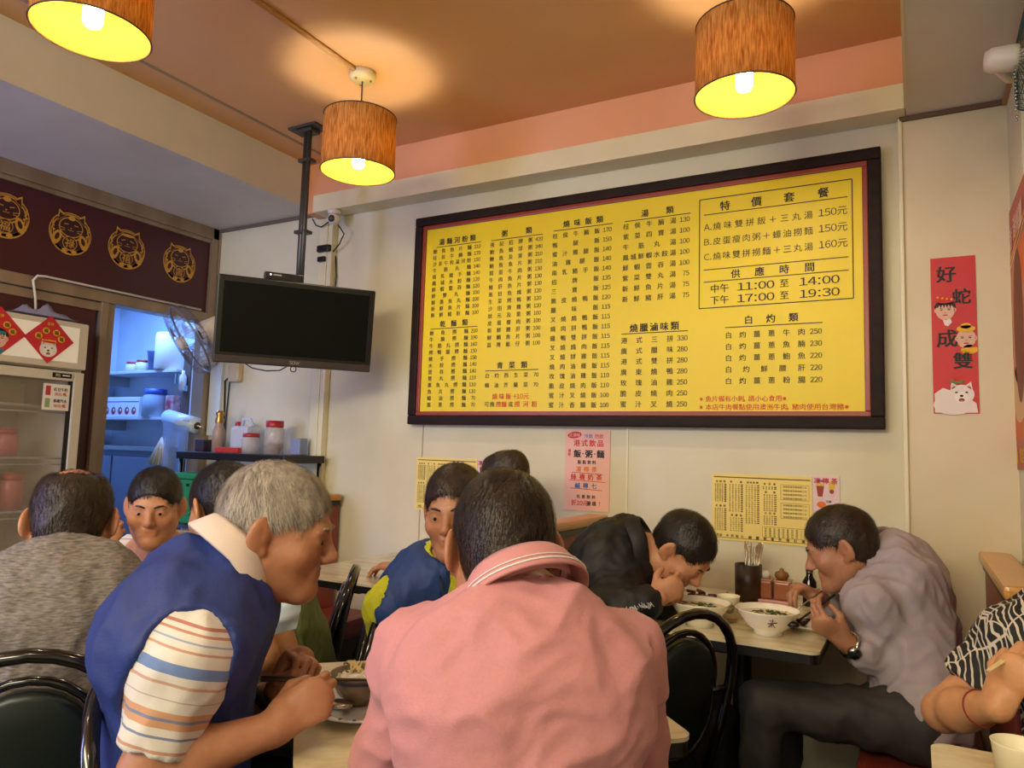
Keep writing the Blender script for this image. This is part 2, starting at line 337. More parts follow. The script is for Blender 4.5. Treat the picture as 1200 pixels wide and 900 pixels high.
rows([('柱侯牛腩湯', '130'), ('紫菜四寶湯', '100'), ('牛筋丸湯', '100'), ('鳳城鮮蝦水餃湯', '100'), ('鮮蝦雲吞湯', '100'), ('紫菜雙丸湯', '75'), ('新鮮魚片湯', '75'), ('新鮮豬肝湯', '75')], -1.106, -.811, 2.265, 1.941, .028, .045)
head('燒臘滷味類', -1.069, -.852, 1.813, -1.107, -.815, 1.789, .038)
rows([('港式三拼', '330'), ('廣式臘味', '280'), ('港式雙拼', '280'), ('廣東燒鴨', '280'), ('玫瑰油雞', '250'), ('脆皮燒肉', '250'), ('蜜汁叉燒', '250')], -1.107, -.816, 1.76, 1.485, .029, .048)
for p in (((-.77, 1.878), (-.192, 1.878)), ((-.192, 1.878), (-.192, 2.338)), ((-.192, 2.338), (-.77, 2.338)), ((-.77, 2.338), (-.77, 1.878))): A.line(*p[0], *p[1], .004, ink)
A.spread('特價套餐', -.687, -.272, 2.30, .042, ink, off=.028); A.line(-.752, 2.271, -.208, 2.271, .0035, ink)
for z, a, b, c in ((2.218, 'A.', '燒味雙拼飯+三丸湯', '150元'), (2.155, 'B.', '皮蛋瘦肉粥+蠔油撈麵', '150元'), (2.092, 'C.', '燒味雙拼撈麵+三丸湯', '160元')):
    A.text(a, -.75, z, .036, ink, align='l', off=.004); A.spread(b, -.715, -.33, z, .034, ink, off=.008); A.text(c, -.208, z+.003, .038, ink, align='r', off=.008)
A.line(-.752, 2.038, -.207, 2.038, .0035, ink); A.spread('供應時間', -.642, -.325, 2.012, .038, ink, off=.024); A.line(-.752, 1.987, -.207, 1.987, .0035, ink)
for z, a, b, c in ((1.957, '中午', '11:00', '14:00'), (1.909, '下午', '17:00', '19:30')):
    A.spread(a, -.725, -.648, z, .038, ink, off=.02); A.text(b, -.545, z, .042, ink, off=.018, sx=1.3); A.text('至', -.437, z, .036, ink, off=.02); A.text(c, -.31, z, .042, ink, off=.018, sx=1.3)
head('白灼類', -.59, -.386, 1.82, -.664, -.3, 1.793, .036)
rows([('白灼薑蔥牛肉', '250'), ('白灼薑蔥魚腩', '230'), ('白灼薑蔥鮑魚', '220'), ('白灼鮮腰肝', '220'), ('白灼薑蔥粉腸', '220')], -.664, -.302, 1.761, 1.576, .028, .047)
A.text('※魚片備有小刺，請小心食用※', -.767, 1.505, .0255, red_ink, align='l', off=.012); A.text('※本店牛肉餐點使用澳洲牛肉，豬肉使用台灣豬※', -.767, 1.472, .0262, red_ink, align='l', off=.012)
A.build('lettering', bd)

# ------------------------------------------------------------------ pendant lamps
def shade_mat():
    mt = bpy.data.materials.new('woven ochre lampshade fabric'); mt.use_nodes = True; nt = mt.node_tree; nt.nodes.clear()
    out = nt.nodes.new('ShaderNodeOutputMaterial'); mix = nt.nodes.new('ShaderNodeMixShader'); d = nt.nodes.new('ShaderNodeBsdfDiffuse'); t = nt.nodes.new('ShaderNodeBsdfTranslucent')
    tc = nt.nodes.new('ShaderNodeTexCoord'); mp = nt.nodes.new('ShaderNodeMapping'); mp.inputs['Scale'].default_value = (60, 60, 7); nz = nt.nodes.new('ShaderNodeTexNoise'); nz.inputs['Scale'].default_value = 3; nz.inputs['Detail'].default_value = 5
    cr = nt.nodes.new('ShaderNodeValToRGB'); cr.color_ramp.elements[0].color = lin('B87430'); cr.color_ramp.elements[1].color = lin('F6C878'); cr.color_ramp.elements[0].position = .3; cr.color_ramp.elements[1].position = .68
    nt.links.new(tc.outputs['Object'], mp.inputs[0]); nt.links.new(mp.outputs[0], nz.inputs['Vector']); nt.links.new(nz.outputs['Fac'], cr.inputs[0])
    nt.links.new(cr.outputs[0], d.inputs[0]); nt.links.new(cr.outputs[0], t.inputs[0]); mix.inputs[0].default_value = .5
    nt.links.new(d.outputs[0], mix.inputs[1]); nt.links.new(t.outputs[0], mix.inputs[2]); nt.links.new(mix.outputs[0], out.inputs[0]); return mt
shade_m = shade_mat()
liner_m = bpy.data.materials.new('yellow shade lining'); liner_m.use_nodes = True; nt_ = liner_m.node_tree; nt_.nodes.clear()
o_ = nt_.nodes.new('ShaderNodeOutputMaterial'); x_ = nt_.nodes.new('ShaderNodeMixShader'); d_ = nt_.nodes.new('ShaderNodeBsdfDiffuse'); t_ = nt_.nodes.new('ShaderNodeBsdfTranslucent'); d_.inputs[0].default_value = (.30, .235, .02, 1); t_.inputs[0].default_value = (.80, .66, .42, 1); x_.inputs[0].default_value = .17
nt_.links.new(d_.outputs[0], x_.inputs[1]); nt_.links.new(t_.outputs[0], x_.inputs[2]); nt_.links.new(x_.outputs[0], o_.inputs[0])
bulb_m = M('lit bulb glass', (1.0, .88, .68), .5, emit=120.0*LAMP_W)
rim_m = M('dark shade trim', '5A3A1C', .6)
def pendant(x, y, label):
    t = thing('pendant_lamp', label, 'lamp', (x, y, 2.83), 0, 'drum shade pendant lamps')
    MB().lathe([(0, 0), (.055, 0), (.055, -.022), (.045, -.034), (.012, -.038), (0, -.038)], seg=24).build('ceiling_rose', cream_m, t)
    for k in range(3): an = k*2.09+.4; MB().tube([(.036*math.cos(an), .036*math.sin(an), -.030), (.036*math.cos(an), .036*math.sin(an), -.040)], .005).build('screw', M('brass', 'B08B4A', .3, .9), t)
    MB().tube([(0, 0, -.036), (0, 0, -.30)], .0032, seg=6).build('cord', M('brown cord', '4A3020', .6), t)
    MB().lathe([(.148, -.195), (.151, -.43), (.1485, -.43), (.1455, -.195), (.148, -.195)], seg=48).build('lamp_shade', shade_m, t)
    MB().lathe([(.1448, -.20), (.1478, -.428)], seg=48).build('shade_lining', liner_m, t)
    for z, r in ((-.195, .1485), (-.43, .1515)): MB().tube([(r*math.cos(k*PI/24), r*math.sin(k*PI/24), z) for k in range(48)], .0026, seg=5, closed=True).build('trim_ring', rim_m, t)
    mb = MB()
    for k in range(3):
        an = k*2.094; mb.tube([(0, 0, -.225), (.147*math.cos(an), .147*math.sin(an), -.215)], .0018, seg=5)
    mb.build('spider', black_p, t)
    MB().lathe([(0, -.24), (.019, -.24), (.021, -.285), (.017, -.30), (0, -.30)], seg=16).build('lamp_holder', white_p, t)
    b = MB().lathe([(0, -.298), (.020, -.30), (.026, -.31), (.026, -.395), (.020, -.408), (0, -.412)], seg=14).build('bulb', bulb_m, t)
    return t
p1 = pendant(-2.0, 2.24, 'ochre drum shade pendant lamp hanging beside the television pole')
for x, y, lab in ((-2.0, 1.12, 'ochre drum shade pendant lamp at the top left corner of the picture'), (-.45, 2.26, 'ochre drum shade pendant lamp in front of the right half of the menu board')):
    c = copy_tree(p1); c.location = (x, y, 2.83); c['label'] = lab
for x, y, lab in ((-.45, .9, 'ochre drum shade pendant lamp nearly overhead, just above the picture'), (-2.0, -.1, 'ochre drum shade pendant lamp out of view on the television side'), (-.45, -.5, 'ochre drum shade pendant lamp out of view behind the viewpoint')):
    c = copy_tree(p1); c.location = (x, y, 2.83); c['label'] = lab
mb = MB(); mb.tube([(-2.0, -2.9, 2.822), (-2.0, 2.20, 2.822)], .011)
tag(mb.build('cable_conduit', M('painted conduit', 'C79A6C', .5)), 'slim painted conduit running along the ceiling to the pendant by the television', 'conduit')
tag(MB().tube([(-.45, -2.9, 2.822), (-.45, 2.22, 2.822)], .010).build('cable_conduit', MC['painted conduit']), 'painted conduit along the ceiling above the right hand pendant', 'conduit')

# ------------------------------------------------------------------ television on its pole
ex = Vector((.6157, .788, 0)).normalized(); nrm = Vector((.788, -.6157, 0)).normalized(); tvc = Vector((-2.495, 2.435, 1.822))
TVM = Matrix.Translation(tvc) @ Matrix((( ex.x, -nrm.x, 0, 0), (ex.y, -nrm.y, 0, 0), (0, 0, 1, 0), (0, 0, 0, 1))) @ Matrix.Rotation(math.radians(7), 4, 'X')
tv = thing('television', 'black flat screen television hung from the ceiling on a pole', 'television'); tv.matrix_world = TVM
tv.location = tvc
W2, H2 = .352, .196
mb = MB(); mb.box((-W2, -.012, -H2), (W2, .05, H2), None, .008); mb.box((-.25, .045, -.14), (.25, .085, .15), None, .02); mb.build('case', M('black gloss bezel', '0C0A09', .35), tv)
MB().box((-W2+.028, -.0145, -H2+.048), (W2-.028, -.011, H2-.028)).build('screen', M('dark screen glass', '040404', .25, spec=.2), tv)
MB().box((-W2+.004, -.016, -H2+.003), (W2-.004, -.010, -H2+.034), None, .003).build('lower_bezel', M('brown grey bezel', '3A302B', .35), tv)
a = Art((0, -.0165, -H2+.02), (1, 0, 0)); a.text('SONY', 0, 0, .02, M('grey print', '9C948A', .5), 1, off=.01); a.build('maker_name', tv)
mb = MB(); mb.tube([(-.21, .02, -H2), (-.18, .02, -H2-.018), (-.12, .02, -H2-.026), (-.06, .02, -H2-.02), (-.03, .02, -H2)], .0028, seg=5)
mb.tube(arc((.0, .02, -H2-.010), .013, 0, 2*PI, 10), .0025, seg=5); mb.build('cable', black_p, tv)
pole = thing('television_pole', 'dark steel ceiling pole carrying the television', 'pole', (-2.60, 2.535, 2.83))
gun = M('gunmetal paint', '55534F', .4, .6)
mb = MB(); mb.tube([(-.012, .012, 0), (-.012, .012, -.98)], .017, seg=10); mb.tube([(.026, -.01, -.0), (.026, -.01, -.90)], .011, seg=8); mb.build('tube', gun, pole)
MB().box((-.09, -.045, -.012), (.09, .05, 0), None, .003).build('ceiling_plate', gun, pole); MB().box((-.05, -.03, -.03), (.05, .035, -.012), None, .003).build('flange', gun, pole)
for z in (-.16, -.52): MB().box((-.035, -.02, z), (.04, .03, z-.016), None, .002).build('clamp', gun, pole)
MB().tube([(0, 0, -.90), (0, 0, -.99), (.062, -.048, -.99)], .016, seg=8).build('arm', gun, pole)
st = thing('set_top_box', 'small black set top box lying on top of the television', 'box', (0, 0, 0)); st.matrix_world = TVM @ Matrix.Translation((-.07, .035, H2+.001)) ; st.location = (TVM @ Matrix.Translation((-.07, .035, H2+.001))).translation
MB().box((-.085, -.03, 0), (.085, .05, .034), None, .003).build('case', black_p, st)
a = Art((0, -.0305, .022), (1, 0, 0)); a.ell(-.06, 0, .004, .004, M('white light', 'F4E8DD', .5, emit=2), 1); a.rect(-.048, -.003, -.012, .003, M('grey print', '9C948A'), 1); a.build('front_display', st)

# security camera, boxes and cables on the back wall
sc = thing('security_camera', 'small white dome security camera under the beam left of the menu board', 'camera', (-2.742, 2.90, 2.50))
MB().lathe([(0, .045), (.035, .045), (.036, .03), (.03, .02)], seg=16).build('mount', white_p, sc); MB().ball((0, 0, 0), .034, None, 16).build('dome', white_p, sc)
MB().ball((.006, -.026, -.008), (.020, .014, .020), None, 14).build('lens', M('grey lens', '3E3B3A', .15), sc)
mb = MB(); mb.tube([(-2.93, 2.93, 2.53), (-2.90, 2.93, 2.49), (-2.86, 2.93, 2.475), (-2.80, 2.93, 2.50), (-2.76, 2.93, 2.53)], .004, seg=5)
mb.tube([(-2.735, 2.93, 2.47), (-2.70, 2.94, 2.42), (-2.74, 2.95, 2.37), (-2.80, 2.97, 2.34)], .004, seg=5)
mb.tube([(-2.80, 2.99, 2.32), (-2.785, 2.99, 2.2), (-2.80, 2.99, 2.05)], .0035, seg=5)
tag(mb.build('camera_cable', black_p), 'loose black cable looping from the security camera to the boxed upright', 'cable')
mb = MB(); mb.box((-2.89, 2.93, 2.335), (-2.80, 2.957, 2.375), None, .01); mb.box((-2.88, 2.93, 2.28), (-2.83, 2.957, 2.31), None, .006)
tag(mb.build('adapter', black_p), 'pair of black power adapters taped to the upright under the security camera', 'adapter')
so = thing('wall_socket', 'cream plastic socket box on the wall under the television', 'socket', (-3.53, 3.0, 1.69))
MB().box((-.045, -.04, -.06), (.045, 0, .05), None, .012).build('case', M('aged cream plastic', 'D3C09A', .5), so)
mb = MB(); mb.tube([(-.05, -.01, -.02), (-.10, -.01, -.05), (-.085, -.01, -.3), (-.10, -.01, -.62)], .005, seg=6); mb.tube([(-.03, -.01, -.02), (-.06, -.01, -.06), (-.07, -.01, -.3), (-.075, -.01, -.62)], .004, seg=6); mb.build('cable', black_p, so)
tag(MB().box((-3.755, 2.982, 1.31), (-3.655, 2.998, 1.75), None, .003).build('wall_sheet', M('glossy white sheet', 'E4ECF2', .25)), 'narrow glossy white sheet fixed to the wall beside the partition post', 'panel')

# ------------------------------------------------------------------ posters and paper menus
def sheet(name, label, cat, x0, z0, x1, z1, y, mt, group=None):
    t = thing(name, label, cat, ((x0+x1)/2, y, z0), 0, group)
    MB().box((x0-(x0+x1)/2, -.0025, 0), (x1-(x0+x1)/2, 0, z1-z0)).build('paper', mt, t); return t
pap_y = M('pale yellow paper', 'F0D878', .55); br_ink = M('brown print', '6A4B14', .7)
def paper_menu(x0, z0, x1, z1, label):
    t = sheet('paper_menu', label, 'menu', x0, z0, x1, z1, 2.998, pap_y, 'yellow paper menus taped to the back wall')
    W, H = x1-x0, z1-z0; a = Art((-W/2, -.0027, 0), (1, 0, 0)); X = lambda u: u*W; Z = lambda v: (1-v)*H
    a.rect(X(.02), Z(.06), X(.98), Z(.045), br_ink, 1); a.rect(X(.03), Z(.965), X(.97), Z(.958), br_ink, 1)
    def colm(x, xe, v0, v1, n, k, title):
        hh = .0068
        a.spread(title, X(x+.01), X(xe-.02), Z(v0), .009, br_ink, 1, off=.03, res=1)
        names = '鮑魚片麵牛腩燒味雞鴨叉粥肉飯湯菜丸筋豬手蝦雲吞'
        for i in range(n):
            v = v0+.045+(v1-v0-.045)*i/max(1, n-1)
            a.spread(''.join(names[(i*5+j*3+k) % len(names)] for j in range(4)), X(x), X(xe-.045), Z(v), hh, br_ink, 1, off=.0, res=1)
            a.rect(X(xe-.035), Z(v+.008), X(xe-.012), Z(v-.008), br_ink, 1)
    colm(.03, .165, .12, .42, 11, 0, '湯麵類'); colm(.03, .165, .49, .85, 12, 3, '乾麵類'); colm(.18, .335, .12, .56, 15, 5, '粥類'); colm(.19, .335, .62, .85, 7, 2, '燒臘類')
    colm(.35, .50, .12, .72, 19, 7, '燒味飯類'); colm(.52, .67, .13, .2, 2, 9, '青菜類'); colm(.53, .67, .25, .52, 8, 11, '湯類'); colm(.53, .67, .56, .72, 5, 13, '白灼類')
    for (u0, v0, u1, v1) in ((.70, .13, .97, .35), (.70, .40, .97, .62), (.52, .76, .97, .91)):
        for (p, q, r, s_) in ((u0, v0, u1, v0), (u1, v0, u1, v1), (u1, v1, u0, v1), (u0, v1, u0, v0)): a.line(X(p), Z(q), X(r), Z(s_), .001, br_ink, 1)
        for k in range(4):
            v = v0+.03+(v1-v0-.05)*k/3; a.spread('特價套餐供應時間三丸', X(u0+.02), X(u1-.02), Z(v), .0085, br_ink, 1, off=.01, res=1)
    a.spread('外送', X(.05), X(.11), Z(.93), .011, br_ink, 1, off=.05, res=1)
    a.spread('中西點心', X(.15), X(.33), Z(.93), .011, br_ink, 1, off=.05, res=1); a.spread('燒臘便當外帶訂購', X(.38), X(.93), Z(.935), .012, br_ink, 1, off=.05, res=1)
    a.build('print', t); return t
paper_menu(-.722, .945, -.345, 1.207, 'yellow paper menu on the wall above the chopstick holder')
paper_menu(-2.191, .968, -1.836, 1.228, 'yellow paper menu on the wall behind the two diners by the far booth')
pinkp = M('pink paper', 'EBB6A6', .55)
def flyer(x0, z0, x1, z1, label):
    t = sheet('drinks_flyer', label, 'flyer', x0, z0, x1, z1, 2.9975, M('pale lilac paper', 'E6C9C9', .5), 'drink flyers beside the paper menus')
    W, H = x1-x0, z1-z0; a = Art((-W/2, -.0027, 0), (1, 0, 0)); cr_ = flat('crimson print', 'C42A3A')
    a.spread('凍檸茶', .004, W-.006, H-.016, .024, cr_, 1, off=.04)
    te = flat('tea brown', '9C3A1C'); ye = flat('lemon yellow', 'E2B93C')
    a.poly([(.018, .06), (.034, .06), (.04, .10), (.012, .10)], te, 1); a.rect(.012, .10, .04, .108, ye, 1)
    a.poly([(.058, .075), (.07, .072), (.082, .115), (.055, .118)], ye, 1); a.ell(.066, .08, .008, .008, te, 2)
    for k, c in enumerate(('奶茶', '可樂', '汽水')): a.text(c, .055 if k else .026, .06-.018*k if k else .118, .010, ink, 1, off=.03)
    a.rect(.05, .02, W-.008, .028, cr_, 1); a.ell(.03, .03, .016, .012, flat('orange print', 'E5702A'), 1); a.build('print', t)
flyer(-.343, 1.075, -.25, 1.21, 'pale pink drinks flyer right of the paper menu, behind the man in the lilac shirt')
flyer(-1.834, 1.09, -1.742, 1.226, 'pale pink drinks flyer on the wall between two dark haired heads')
t = sheet('drinks_poster', 'salmon pink price poster for drinks hanging below the menu board', 'poster', -1.376, 1.019, -1.162, 1.372, 2.998, pinkp)
a = Art((-.107, -.0027, 0), (1, 0, 0)); rp = flat('red lettering', 'CF2A20'); op = flat('orange lettering', 'E87B22'); bp_ = flat('blue lettering', '3E6CB0'); bk = flat('black lettering', '1E1714')
a.ell(.045, .332, .034, .015, rp, 1, rot=.1); a.text('正港味', .045, .332, .018, pinkp, 2, off=.02); a.text('冷飲', .112, .328, .021, bp_, 1, off=.02); a.text('熱飲', .162, .328, .021, rp, 1, off=.02)
a.spread('港式飲品', .04, .185, .297, .032, rp, 1, off=.035)
a.text('搭', .022, .262, .015, rp, 1, off=.04); a.text('配', .022, .246, .015, rp, 1, off=.04)
for ch, x in (('飯', .06), ('粥', .115), ('麵', .17)): a.text(ch, x, .25, .036, bk, 1, off=.05)
for x in (.087, .143): a.ell(x, .25, .003, .003, bk, 1)
a.spread('點點飲料', .062, .15, .213, .018, bk, 1, off=.03); a.spread('凍檸茶', .055, .155, .182, .026, op, 1, off=.035)
a.spread('絲襪奶茶', .03, .18, .148, .028, rp, 1, off=.03); a.spread('鹹檸七', .05, .155, .11, .026, bp_, 1, off=.035)
for z, x0, x1 in ((.164, .035, .18), (.130, .02, .195), (.094, .03, .18)): a.line(x0, z+.003, x1, z-.002, .0025, rp, 1)
a.spread('任意飲料', .06, .15, .062, .017, bk, 1, off=.03); a.text('折10元', .075, .034, .026, rp, 1, off=.03); a.spread('優惠', .108, .155, .034, .021, bk, 1, off=.03); a.text('!', .17, .034, .024, rp, 1, off=.03)
a.build('print', t)
# red new year banner on the column
bn = sheet('new_year_banner', 'tall red new year banner with black brush characters, two child faces and a white dog', 'banner', .059, 1.447, .1955, 2.003, 2.967, M('festive red paper', 'C8232B', .5, col2='D02A30', nscale=4))
a = Art((-.068, -.0027, 0), (1, 0, 0)); skin_p = flat('printed skin', 'E2B49A'); hair_p = flat('printed dark hair', '2A1C16'); ye = flat('golden yellow print', 'E7B321'); wh = flat('printed white fur', 'EBDCD2'); fg = flat('fine gold lines', 'B9573A')
for cx, cz in ((.045, .50), (.09, .41), (.04, .27), (.095, .185)): a.ring(cx, cz, .034, .034, .0015, fg, 1)
a.text('好', .048, .495, .062, bk, 2, off=.03); a.text('蛇', .092, .412, .058, bk, 2, off=.03); a.text('成', .046, .265, .066, bk, 2, off=.03); a.text('雙', .092, .185, .06, bk, 2, off=.03)
def face_print(a, cx, cz, r, hair=True, l=2):
    a.ell(cx, cz, r*.86, r, skin_p, l)
    if hair:
        a.ell(cx, cz+r*.28, r*.98, r*.86, hair_p, l, a0=0, a1=PI); a.ell(cx, cz+r*.2, r*.8, r*.45, skin_p, l+1, a0=0, a1=PI)
        for k in range(6): a.poly([(cx-r*.8+k*r*.28, cz+r*.66), (cx-r*.66+k*r*.28, cz+r*.24), (cx-r*.5+k*r*.28, cz+r*.66)], hair_p, l+2)
    for s_ in (-1, 1):
        a.ell(cx+s_*r*.34, cz+.06*r, r*.13, r*.05, hair_p, l+3); a.line(cx+s_*r*.2, cz+r*.2, cx+s_*r*.5, cz+r*.22, r*.05, hair_p, l+3); a.ell(cx+s_*r*.88, cz, r*.1, r*.2, skin_p, l)
    a.ell(cx, cz-r*.22, r*.1, r*.06, flat('printed shade skin', 'C98F76'), l+3); a.ell(cx, cz-r*.5, r*.25, r*.07, flat('printed lips', 'B8444A'), l+3)
face_print(a, .042, .365, .034); a.ell(.042, .402, .028, .012, rp, 7); a.poly([(.034, .332), (.058, .335), (.062, .322), (.05, .308), (.04, .312)], wh, 2)
for k in range(4): a.ell(.02+.014*k, .412-.003*k, .0035, .0035, ye, 8)
face_print(a, .103, .262, .034, False); a.ell(.103, .296, .028, .012, ye, 7); a.ell(.103, .306, .016, .01, ye, 7); a.ell(.112, .222, .026, .014, ye, 1); a.ell(.112, .230, .018, .010, MC['festive red paper'], 2, a0=0, a1=PI)
def dog_print(a, cx, cz, r, l=2):
    for s_ in (-1, 1): a.poly([(cx+s_*r*.85, cz+r*.25), (cx+s_*r*.72, cz+r*1.12), (cx+s_*r*.25, cz+r*.72)][::s_], wh, l); a.poly([(cx+s_*r*.72, cz+r*.45), (cx+s_*r*.66, cz+r*.92), (cx+s_*r*.42, cz+r*.68)][::s_], skin_p, l+1)
    a.ell(cx, cz, r*.95, r*.85, wh, l+1); a.ell(cx, cz-r*.25, r*.5, r*.5, flat('printed cream fur', 'F3E9DF'), l+2)
    for s_ in (-1, 1): a.ell(cx+s_*r*.38, cz+r*.18, r*.11, r*.07, hair_p, l+3)
    a.ell(cx, cz-r*.12, r*.14, r*.1, hair_p, l+3); a.ell(cx, cz-r*.48, r*.22, r*.15, flat('printed mouth', '7A2E33'), l+3); a.ell(cx, cz-r*.55, r*.12, r*.08, flat('printed tongue', 'D9707C'), l+4)
a.ell(.06, .03, .06, .035, wh, 2); a.poly([(.004, .003), (.132, .003), (.128, .035), (.1, .06), (.03, .09), (.004, .07)], wh, 1); dog_print(a, .085, .066, .04, 3)
a.ell(.072, .112, .02, .008, flat('green print', '4E8A3A'), 9); a.ell(.072, .118, .012, .008, rp, 10); a.build('print', bn)
# poster on the right wall
rpst = thing('food_poster', 'large orange and red food poster on the right wall, cut by the picture edge', 'poster', (.302, 2.7, 1.26))
MB().box((-.004, -.45, 0), (-.0005, .28, .88)).build('paper', M('poster red', 'B5301D', .4), rpst)
a = Art((-.0045, .28, 0), (0, -1, 0)); tan = flat('poster tan', 'C98A5E'); dkb = flat('poster brown', '7A3F26'); 
a.rect(.004, .10, .72, .72, flat('poster orange', 'D66A32'), 1); a.ell(.12, .50, .13, .22, tan, 2); a.ell(.19, .46, .12, .25, dkb, 3); a.ell(.15, .25, .16, .10, flat('poster sand', 'D8B080'), 2); a.ell(.4, .4, .2, .2, tan, 2)
a.line(.004, .70, .6, .80, .012, ye, 3); a.line(.004, .68, .6, .78, .006, wh, 3); a.text('香', .06, .775, .08, pinkp, 3, off=.04); a.text('港燒臘', .24, .79, .08, pinkp, 3, off=.04)
a.rect(.02, .02, .06, .06, ye, 2); a.text('歡迎', .16, .045, .05, ye, 3, off=.03); a.build('print', rpst)
# ------------------------------------------------------------------ people: smooth implicit bodies meshed by surface nets
V3 = lambda *a: np.array(a, dtype=float)
def nrm3(v): return v/max(1e-9, np.linalg.norm(v))
class Field:
    def __init__(s, lo, hi, h):
        s.lo = np.array(lo, float); s.h = h; s.n = np.ceil((np.array(hi)-s.lo)/h).astype(int)+2; s.F = np.full(s.n, .2, np.float32)
    def reg(s, lo, hi):
        a = np.clip(np.floor((np.array(lo)-s.lo)/s.h).astype(int), 0, s.n-1); b = np.clip(np.ceil((np.array(hi)-s.lo)/s.h).astype(int)+1, 1, s.n)
        return a, b, [(s.lo[i]+s.h*np.arange(a[i], b[i])).astype(np.float32).reshape([-1 if j == i else 1 for j in range(3)]) for i in range(3)]
    def op(s, fn, lo, hi, k=.02, mode='u'):
        k = max(k, 1e-4); pad = k+2.5*s.h; a, b, X = s.reg(np.array(lo)-pad, np.array(hi)+pad)
        if np.any(b <= a): return
        sl = tuple(slice(a[i], b[i]) for i in range(3)); d = fn(*X).astype(np.float32); F = s.F[sl]
        if mode == 'u': hh = np.maximum(k-np.abs(F-d), 0)/k; s.F[sl] = np.minimum(F, d)-hh*hh*k*.25
        elif mode == 's': d = -d; hh = np.maximum(k-np.abs(F-d), 0)/k; s.F[sl] = np.maximum(F, d)+hh*hh*k*.25
        elif mode == 'i': s.F[sl] = np.maximum(F, d)
    def cone(s, a, b, ra, rb, k=.02, mode='u', flat=None, ratio=1.):
        a = np.array(a, float); b = np.array(b, float); ab = b-a; L2 = max(1e-9, ab @ ab)
        R_ = max(ra, rb)
        if flat is not None: fl = nrm3(np.array(flat, float)); g = 1/ratio-1; abf = ab+fl*(ab @ fl)*g; L2 = abf @ abf
        def fn(X, Y, Z):
            x, y, z = X-a[0], Y-a[1], Z-a[2]
            if flat is not None:
                q = (x*fl[0]+y*fl[1]+z*fl[2])*g; x = x+q*fl[0]; y = y+q*fl[1]; z = z+q*fl[2]; v = abf
            else: v = ab
            t = np.clip((x*v[0]+y*v[1]+z*v[2])/L2, 0, 1)
            return np.sqrt((x-t*v[0])**2+(y-t*v[1])**2+(z-t*v[2])**2)-(ra+(rb-ra)*t)
        s.op(fn, np.minimum(a, b)-R_, np.maximum(a, b)+R_, k, mode)
    def ell(s, c, r, A=None, k=.02, mode='u'):
        c = np.array(c, float); A = np.eye(3) if A is None else A; R_ = max(r)
        def fn(X, Y, Z):
            x, y, z = X-c[0], Y-c[1], Z-c[2]; k0 = 0; k1 = 0
            for i in range(3):
                q = x*A[i][0]+y*A[i][1]+z*A[i][2]; k0 = k0+(q/r[i])**2; k1 = k1+(q/r[i]**2)**2
            k0 = np.sqrt(k0); return k0*(k0-1)/np.maximum(np.sqrt(k1), 1e-6)
        s.op(fn, c-R_, c+R_, k, mode)
    def half(s, p, n, k=.002, mode='s', lo=None, hi=None):
        """removes the side n points to"""
        p = np.array(p, float); n = nrm3(np.array(n, float)); hi_ = s.lo+s.n*s.h
        s.op(lambda X, Y, Z: -((X-p[0])*n[0]+(Y-p[1])*n[1]+(Z-p[2])*n[2]), s.lo if lo is None else lo, hi_ if hi is None else hi, k, mode)
    def mesh(s):
        F = s.F; S_ = F < 0; nx, ny, nz = F.shape
        c = np.zeros((nx-1, ny-1, nz-1), np.int8)
        for i in (0, 1):
            for j in (0, 1):
                for k in (0, 1): c += S_[i:nx-1+i, j:ny-1+j, k:nz-1+k]
        act = np.argwhere((c > 0) & (c < 8)); ids = np.full(c.shape, -1, np.int32); ids[act[:, 0], act[:, 1], act[:, 2]] = np.arange(len(act))
        acc = np.zeros((len(act), 3)); cnt = np.zeros(len(act)); I, J, K = act.T
        corners = [(0, 0, 0), (1, 0, 0), (0, 1, 0), (1, 1, 0), (0, 0, 1), (1, 0, 1), (0, 1, 1), (1, 1, 1)]
        val = [F[I+a, J+b, K+d] for a, b, d in corners]
        for p in range(8):
            for q in range(p+1, 8):
                dif = [abs(corners[p][i]-corners[q][i]) for i in range(3)]
                if sum(dif) != 1: continue
                x = (val[p] < 0) != (val[q] < 0); t = np.where(x, val[p]/np.where(x, val[p]-val[q], 1), 0)
                P_ = np.array(corners[p])[None]+t[:, None]*(np.array(corners[q])-np.array(corners[p]))[None]
                acc += P_*x[:, None]; cnt += x
        V = s.lo+(act+acc/cnt[:, None])*s.h; quads = []
        for ax in range(3):
            sl0 = [slice(None)]*3; sl1 = [slice(None)]*3; sl0[ax] = slice(0, -1); sl1[ax] = slice(1, None)
            A_ = S_[tuple(sl0)]; B_ = S_[tuple(sl1)]; e = np.argwhere(A_ != B_)
            o1, o2 = (ax+1) % 3, (ax+2) % 3
            ok = (e[:, o1] > 0) & (e[:, o2] > 0) & (e[:, o1] < F.shape[o1]-1) & (e[:, o2] < F.shape[o2]-1); e = e[ok]
            def g(d1, d2):
                q = e.copy(); q[:, o1] += d1; q[:, o2] += d2; return ids[q[:, 0], q[:, 1], q[:, 2]]
            Q = np.stack([g(-1, -1), g(0, -1), g(0, 0), g(-1, 0)], 1); inside = A_[e[:, 0], e[:, 1], e[:, 2]]
            Q[~inside] = Q[~inside][:, ::-1]; quads.append(Q)
        Q = np.concatenate(quads); Q = Q[(Q >= 0).all(1)]
        return V, Q
    def grad(s, V):
        q = (V-s.lo)/s.h; i = np.clip(np.round(q).astype(int), 1, s.n-2); g = np.stack([s.F[i[:, 0]+a, i[:, 1]+b, i[:, 2]+c]-s.F[i[:, 0]-a, i[:, 1]-b, i[:, 2]-c] for a, b, c in ((1, 0, 0), (0, 1, 0), (0, 0, 1))], 1)
        return g/np.maximum(np.linalg.norm(g, axis=1), 1e-6)[:, None]
